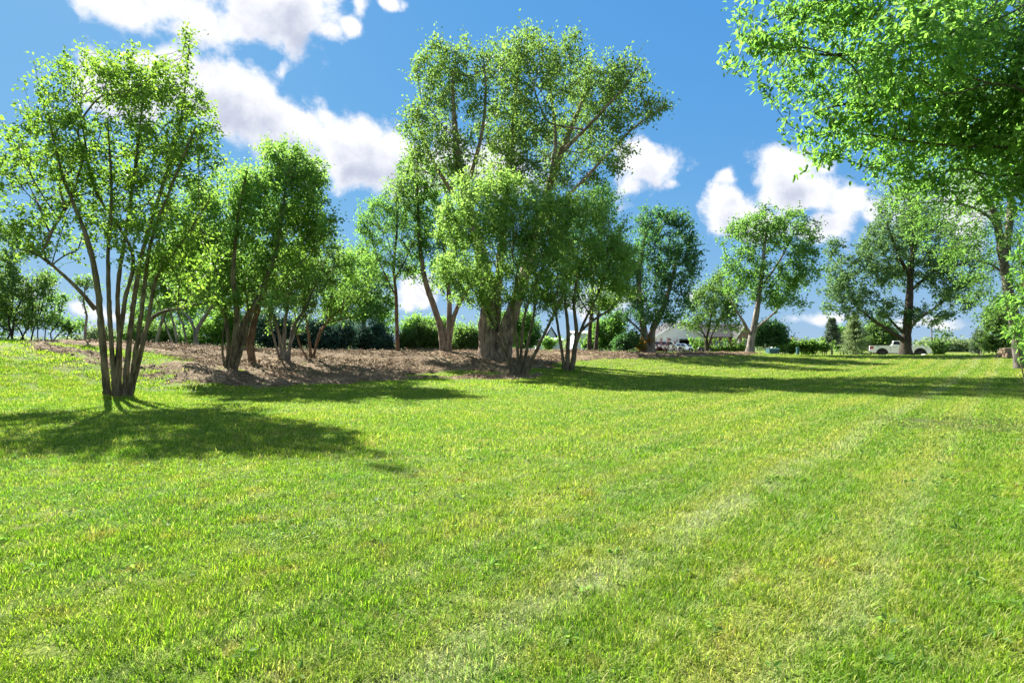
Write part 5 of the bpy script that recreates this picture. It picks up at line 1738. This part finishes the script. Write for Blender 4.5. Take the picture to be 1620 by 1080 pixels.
x, y, z = floor_thing(1552, 58)
st = MB().box(-.035, .035, -.035, .035, -.2, 1.75).build('wooden_stake', M['post'], None, bevel=0.008, loc=(x, y, z))
tag(st, 'thin dark stake upright on the lawn edge left of the broad bush', 'stake')
x, y, z = floor_thing(1474, 120)
up = empty('utility_pole', (x, y, z)); tag(up, 'thin far utility pole above the pickup nose', 'utility pole')
MB().cyl((0, 0, -.3), (0, 0, 7.2), .15, .11, n=10).build('pole', M['post'], up)
MB().box(-1.1, 1.1, -.06, .06, 6.6, 6.74).build('crossarm', M['post'], up)

# stacked cut logs beyond the leaning tree
wx, wy = (1594 - CX) / F * 36.5, 36.5
wz = gz(wx, wy)
hs = empty('log_stack', (wx, wy, wz)); tag(hs, 'low stack of weathered cut logs under the leaning tree', 'log stack')
shapes = []
for q in range(4):
    b = MB().cyl((-.48, 0, 0), (.48, 0, 0), .085 + .010 * q, .078 + .009 * q, n=9)
    o = b.build('log', M['wood'], hs, smooth=False)
    shapes.append(o.data)
    D.objects.remove(o)
rr_ = random.Random(4)
for row in range(4):
    for q in range(5 - row):
        o = D.objects.new('log', shapes[(row + q) % 4]); link(o); o.parent = hs
        o.location = (rr_.uniform(-.07, .07), (q - (4 - row) / 2) * .20, .08 + row * .17)
        o.rotation_euler = (rr_.uniform(0, 6), 0, rr_.uniform(-.05, .05))
for s in (1,):
    o = D.objects.new('log', shapes[0]); link(o); o.parent = hs
    o.location = (.1 + s * .7, -.2, .08); o.rotation_euler = (0, 0, .5 * s)


def stone(name, label, px, Y, s, mat, seed):
    r = np.random.default_rng(seed)
    x, y, z = floor_thing(px, Y)
    bm = bmesh.new()
    bmesh.ops.create_icosphere(bm, subdivisions=3, radius=1)
    co = np.array([v.co for v in bm.verts])
    dsp = 1 + .18 * sn(co, .5, seed, 3)
    for v, d_ in zip(bm.verts, dsp):
        v.co = Vector((v.co.x * s[0] * d_, v.co.y * s[1] * d_, v.co.z * s[2] * d_))
    me = D.meshes.new(name); bm.to_mesh(me); bm.free()
    me.polygons.foreach_set('use_smooth', np.ones(len(me.polygons), dtype=bool))
    o = obj(name, me, mat, None, (x, y, z + s[2] * .5))
    tag(o, label, 'stone')


stone('stone', 'white stone on the lawn by the front wheel of the pickup', 1462, 56, (.34, .25, .28), M['stone'], 5)

# brush heap on the bank
r = np.random.default_rng(66)
hx, hy, _ = hit(318, 574)
V, Qd = [], []
for q in range(260):
    c = np.array([hx, hy, 0]) + r.normal(size=3) * [.9, .5, 0]
    hgt = .42 * math.exp(-((c[0] - hx) / 1.0) ** 2 - ((c[1] - hy) / .6) ** 2)
    c[2] = gz(c[0], c[1]) + r.uniform(0, hgt) + .03
    a = r.uniform(0, 6.28); l = r.uniform(.12, .5)
    d_ = np.array([math.cos(a), math.sin(a), r.normal() * .25]) * l
    tube(np.array([c - d_ / 2, c + r.normal(size=3) * .03, c + d_ / 2]), np.array([.012, .010, .005]) * r.uniform(.6, 1.4), 4, V, Qd)
tag(obj('brush_heap', np_mesh('brush_heap', np.concatenate(V), quads=np.concatenate(Qd)), M['chip']), 'small heap of broken twigs on the mulch slope', kind='stuff')

# broad-leaved weeds on the grassy bank and in the right foreground
r = np.random.default_rng(77)
C, A = [], []
for (px, py, sx, sy, n) in ((185, 562, 1.5, .6, 150), (110, 572, 1.3, .7, 50), (250, 560, .8, .5, 40), (372, 590, .4, .25, 20)):
    hx, hy, _ = hit(px, py)
    P = np.stack([hx + r.normal(size=n) * sx, hy + r.normal(size=n) * sy], 1)
    z = lawn_z(P)
    for (x, y), zz in zip(P, z):
        m = 7
        C.append(np.array([x, y, zz + .05]) + r.normal(size=(m, 3)) * [.08, .08, .035]); A.append(r.normal(size=(m, 3)) * [1, 1, .3])
P = wedge(1.6, 12, 2.6, 1.0, 0.5)
z = lawn_z(P)
for (x, y), zz in zip(P, z):                                  # plantain and clover rosettes in the turf
    m = int(r.integers(4, 9))
    a = r.uniform(0, 6.283, m)
    A.append(np.stack([np.cos(a), np.sin(a), r.uniform(.2, .6, m)], 1) * 2.2); C.append(np.array([x, y, zz + .025]) + A[-1] * [.008, .008, .002])
C = np.concatenate(C); A = np.concatenate(A)
L_ = len(C)
tag(obj('weeds', leaves_mesh('weeds', C, A, 0.050, 0.028, r, 0), LEAF['weed']), 'small broad-leaved weeds dotted in the lawn and on the bare bank', kind='stuff')
C, A = [], []
P = np.stack([8.8 + r.normal(size=200) * 1.7, 9.6 + r.normal(size=200) * .9], 1)
z = lawn_z(P)
for (x, y), zz in zip(P, z):
    m = 6
    C.append(np.array([x, y, zz + .03]) + r.normal(size=(m, 3)) * [.07, .07, .02]); A.append(r.normal(size=(m, 3)) * [1, 1, .25])
C = np.concatenate(C); A = np.concatenate(A)
tag(obj('ground_ivy', leaves_mesh('ground_ivy', C, A, 0.042, 0.034, r, 0), LEAF['crab']), 'low dull ground cover on the bare patch at the right', kind='stuff')
print('done')
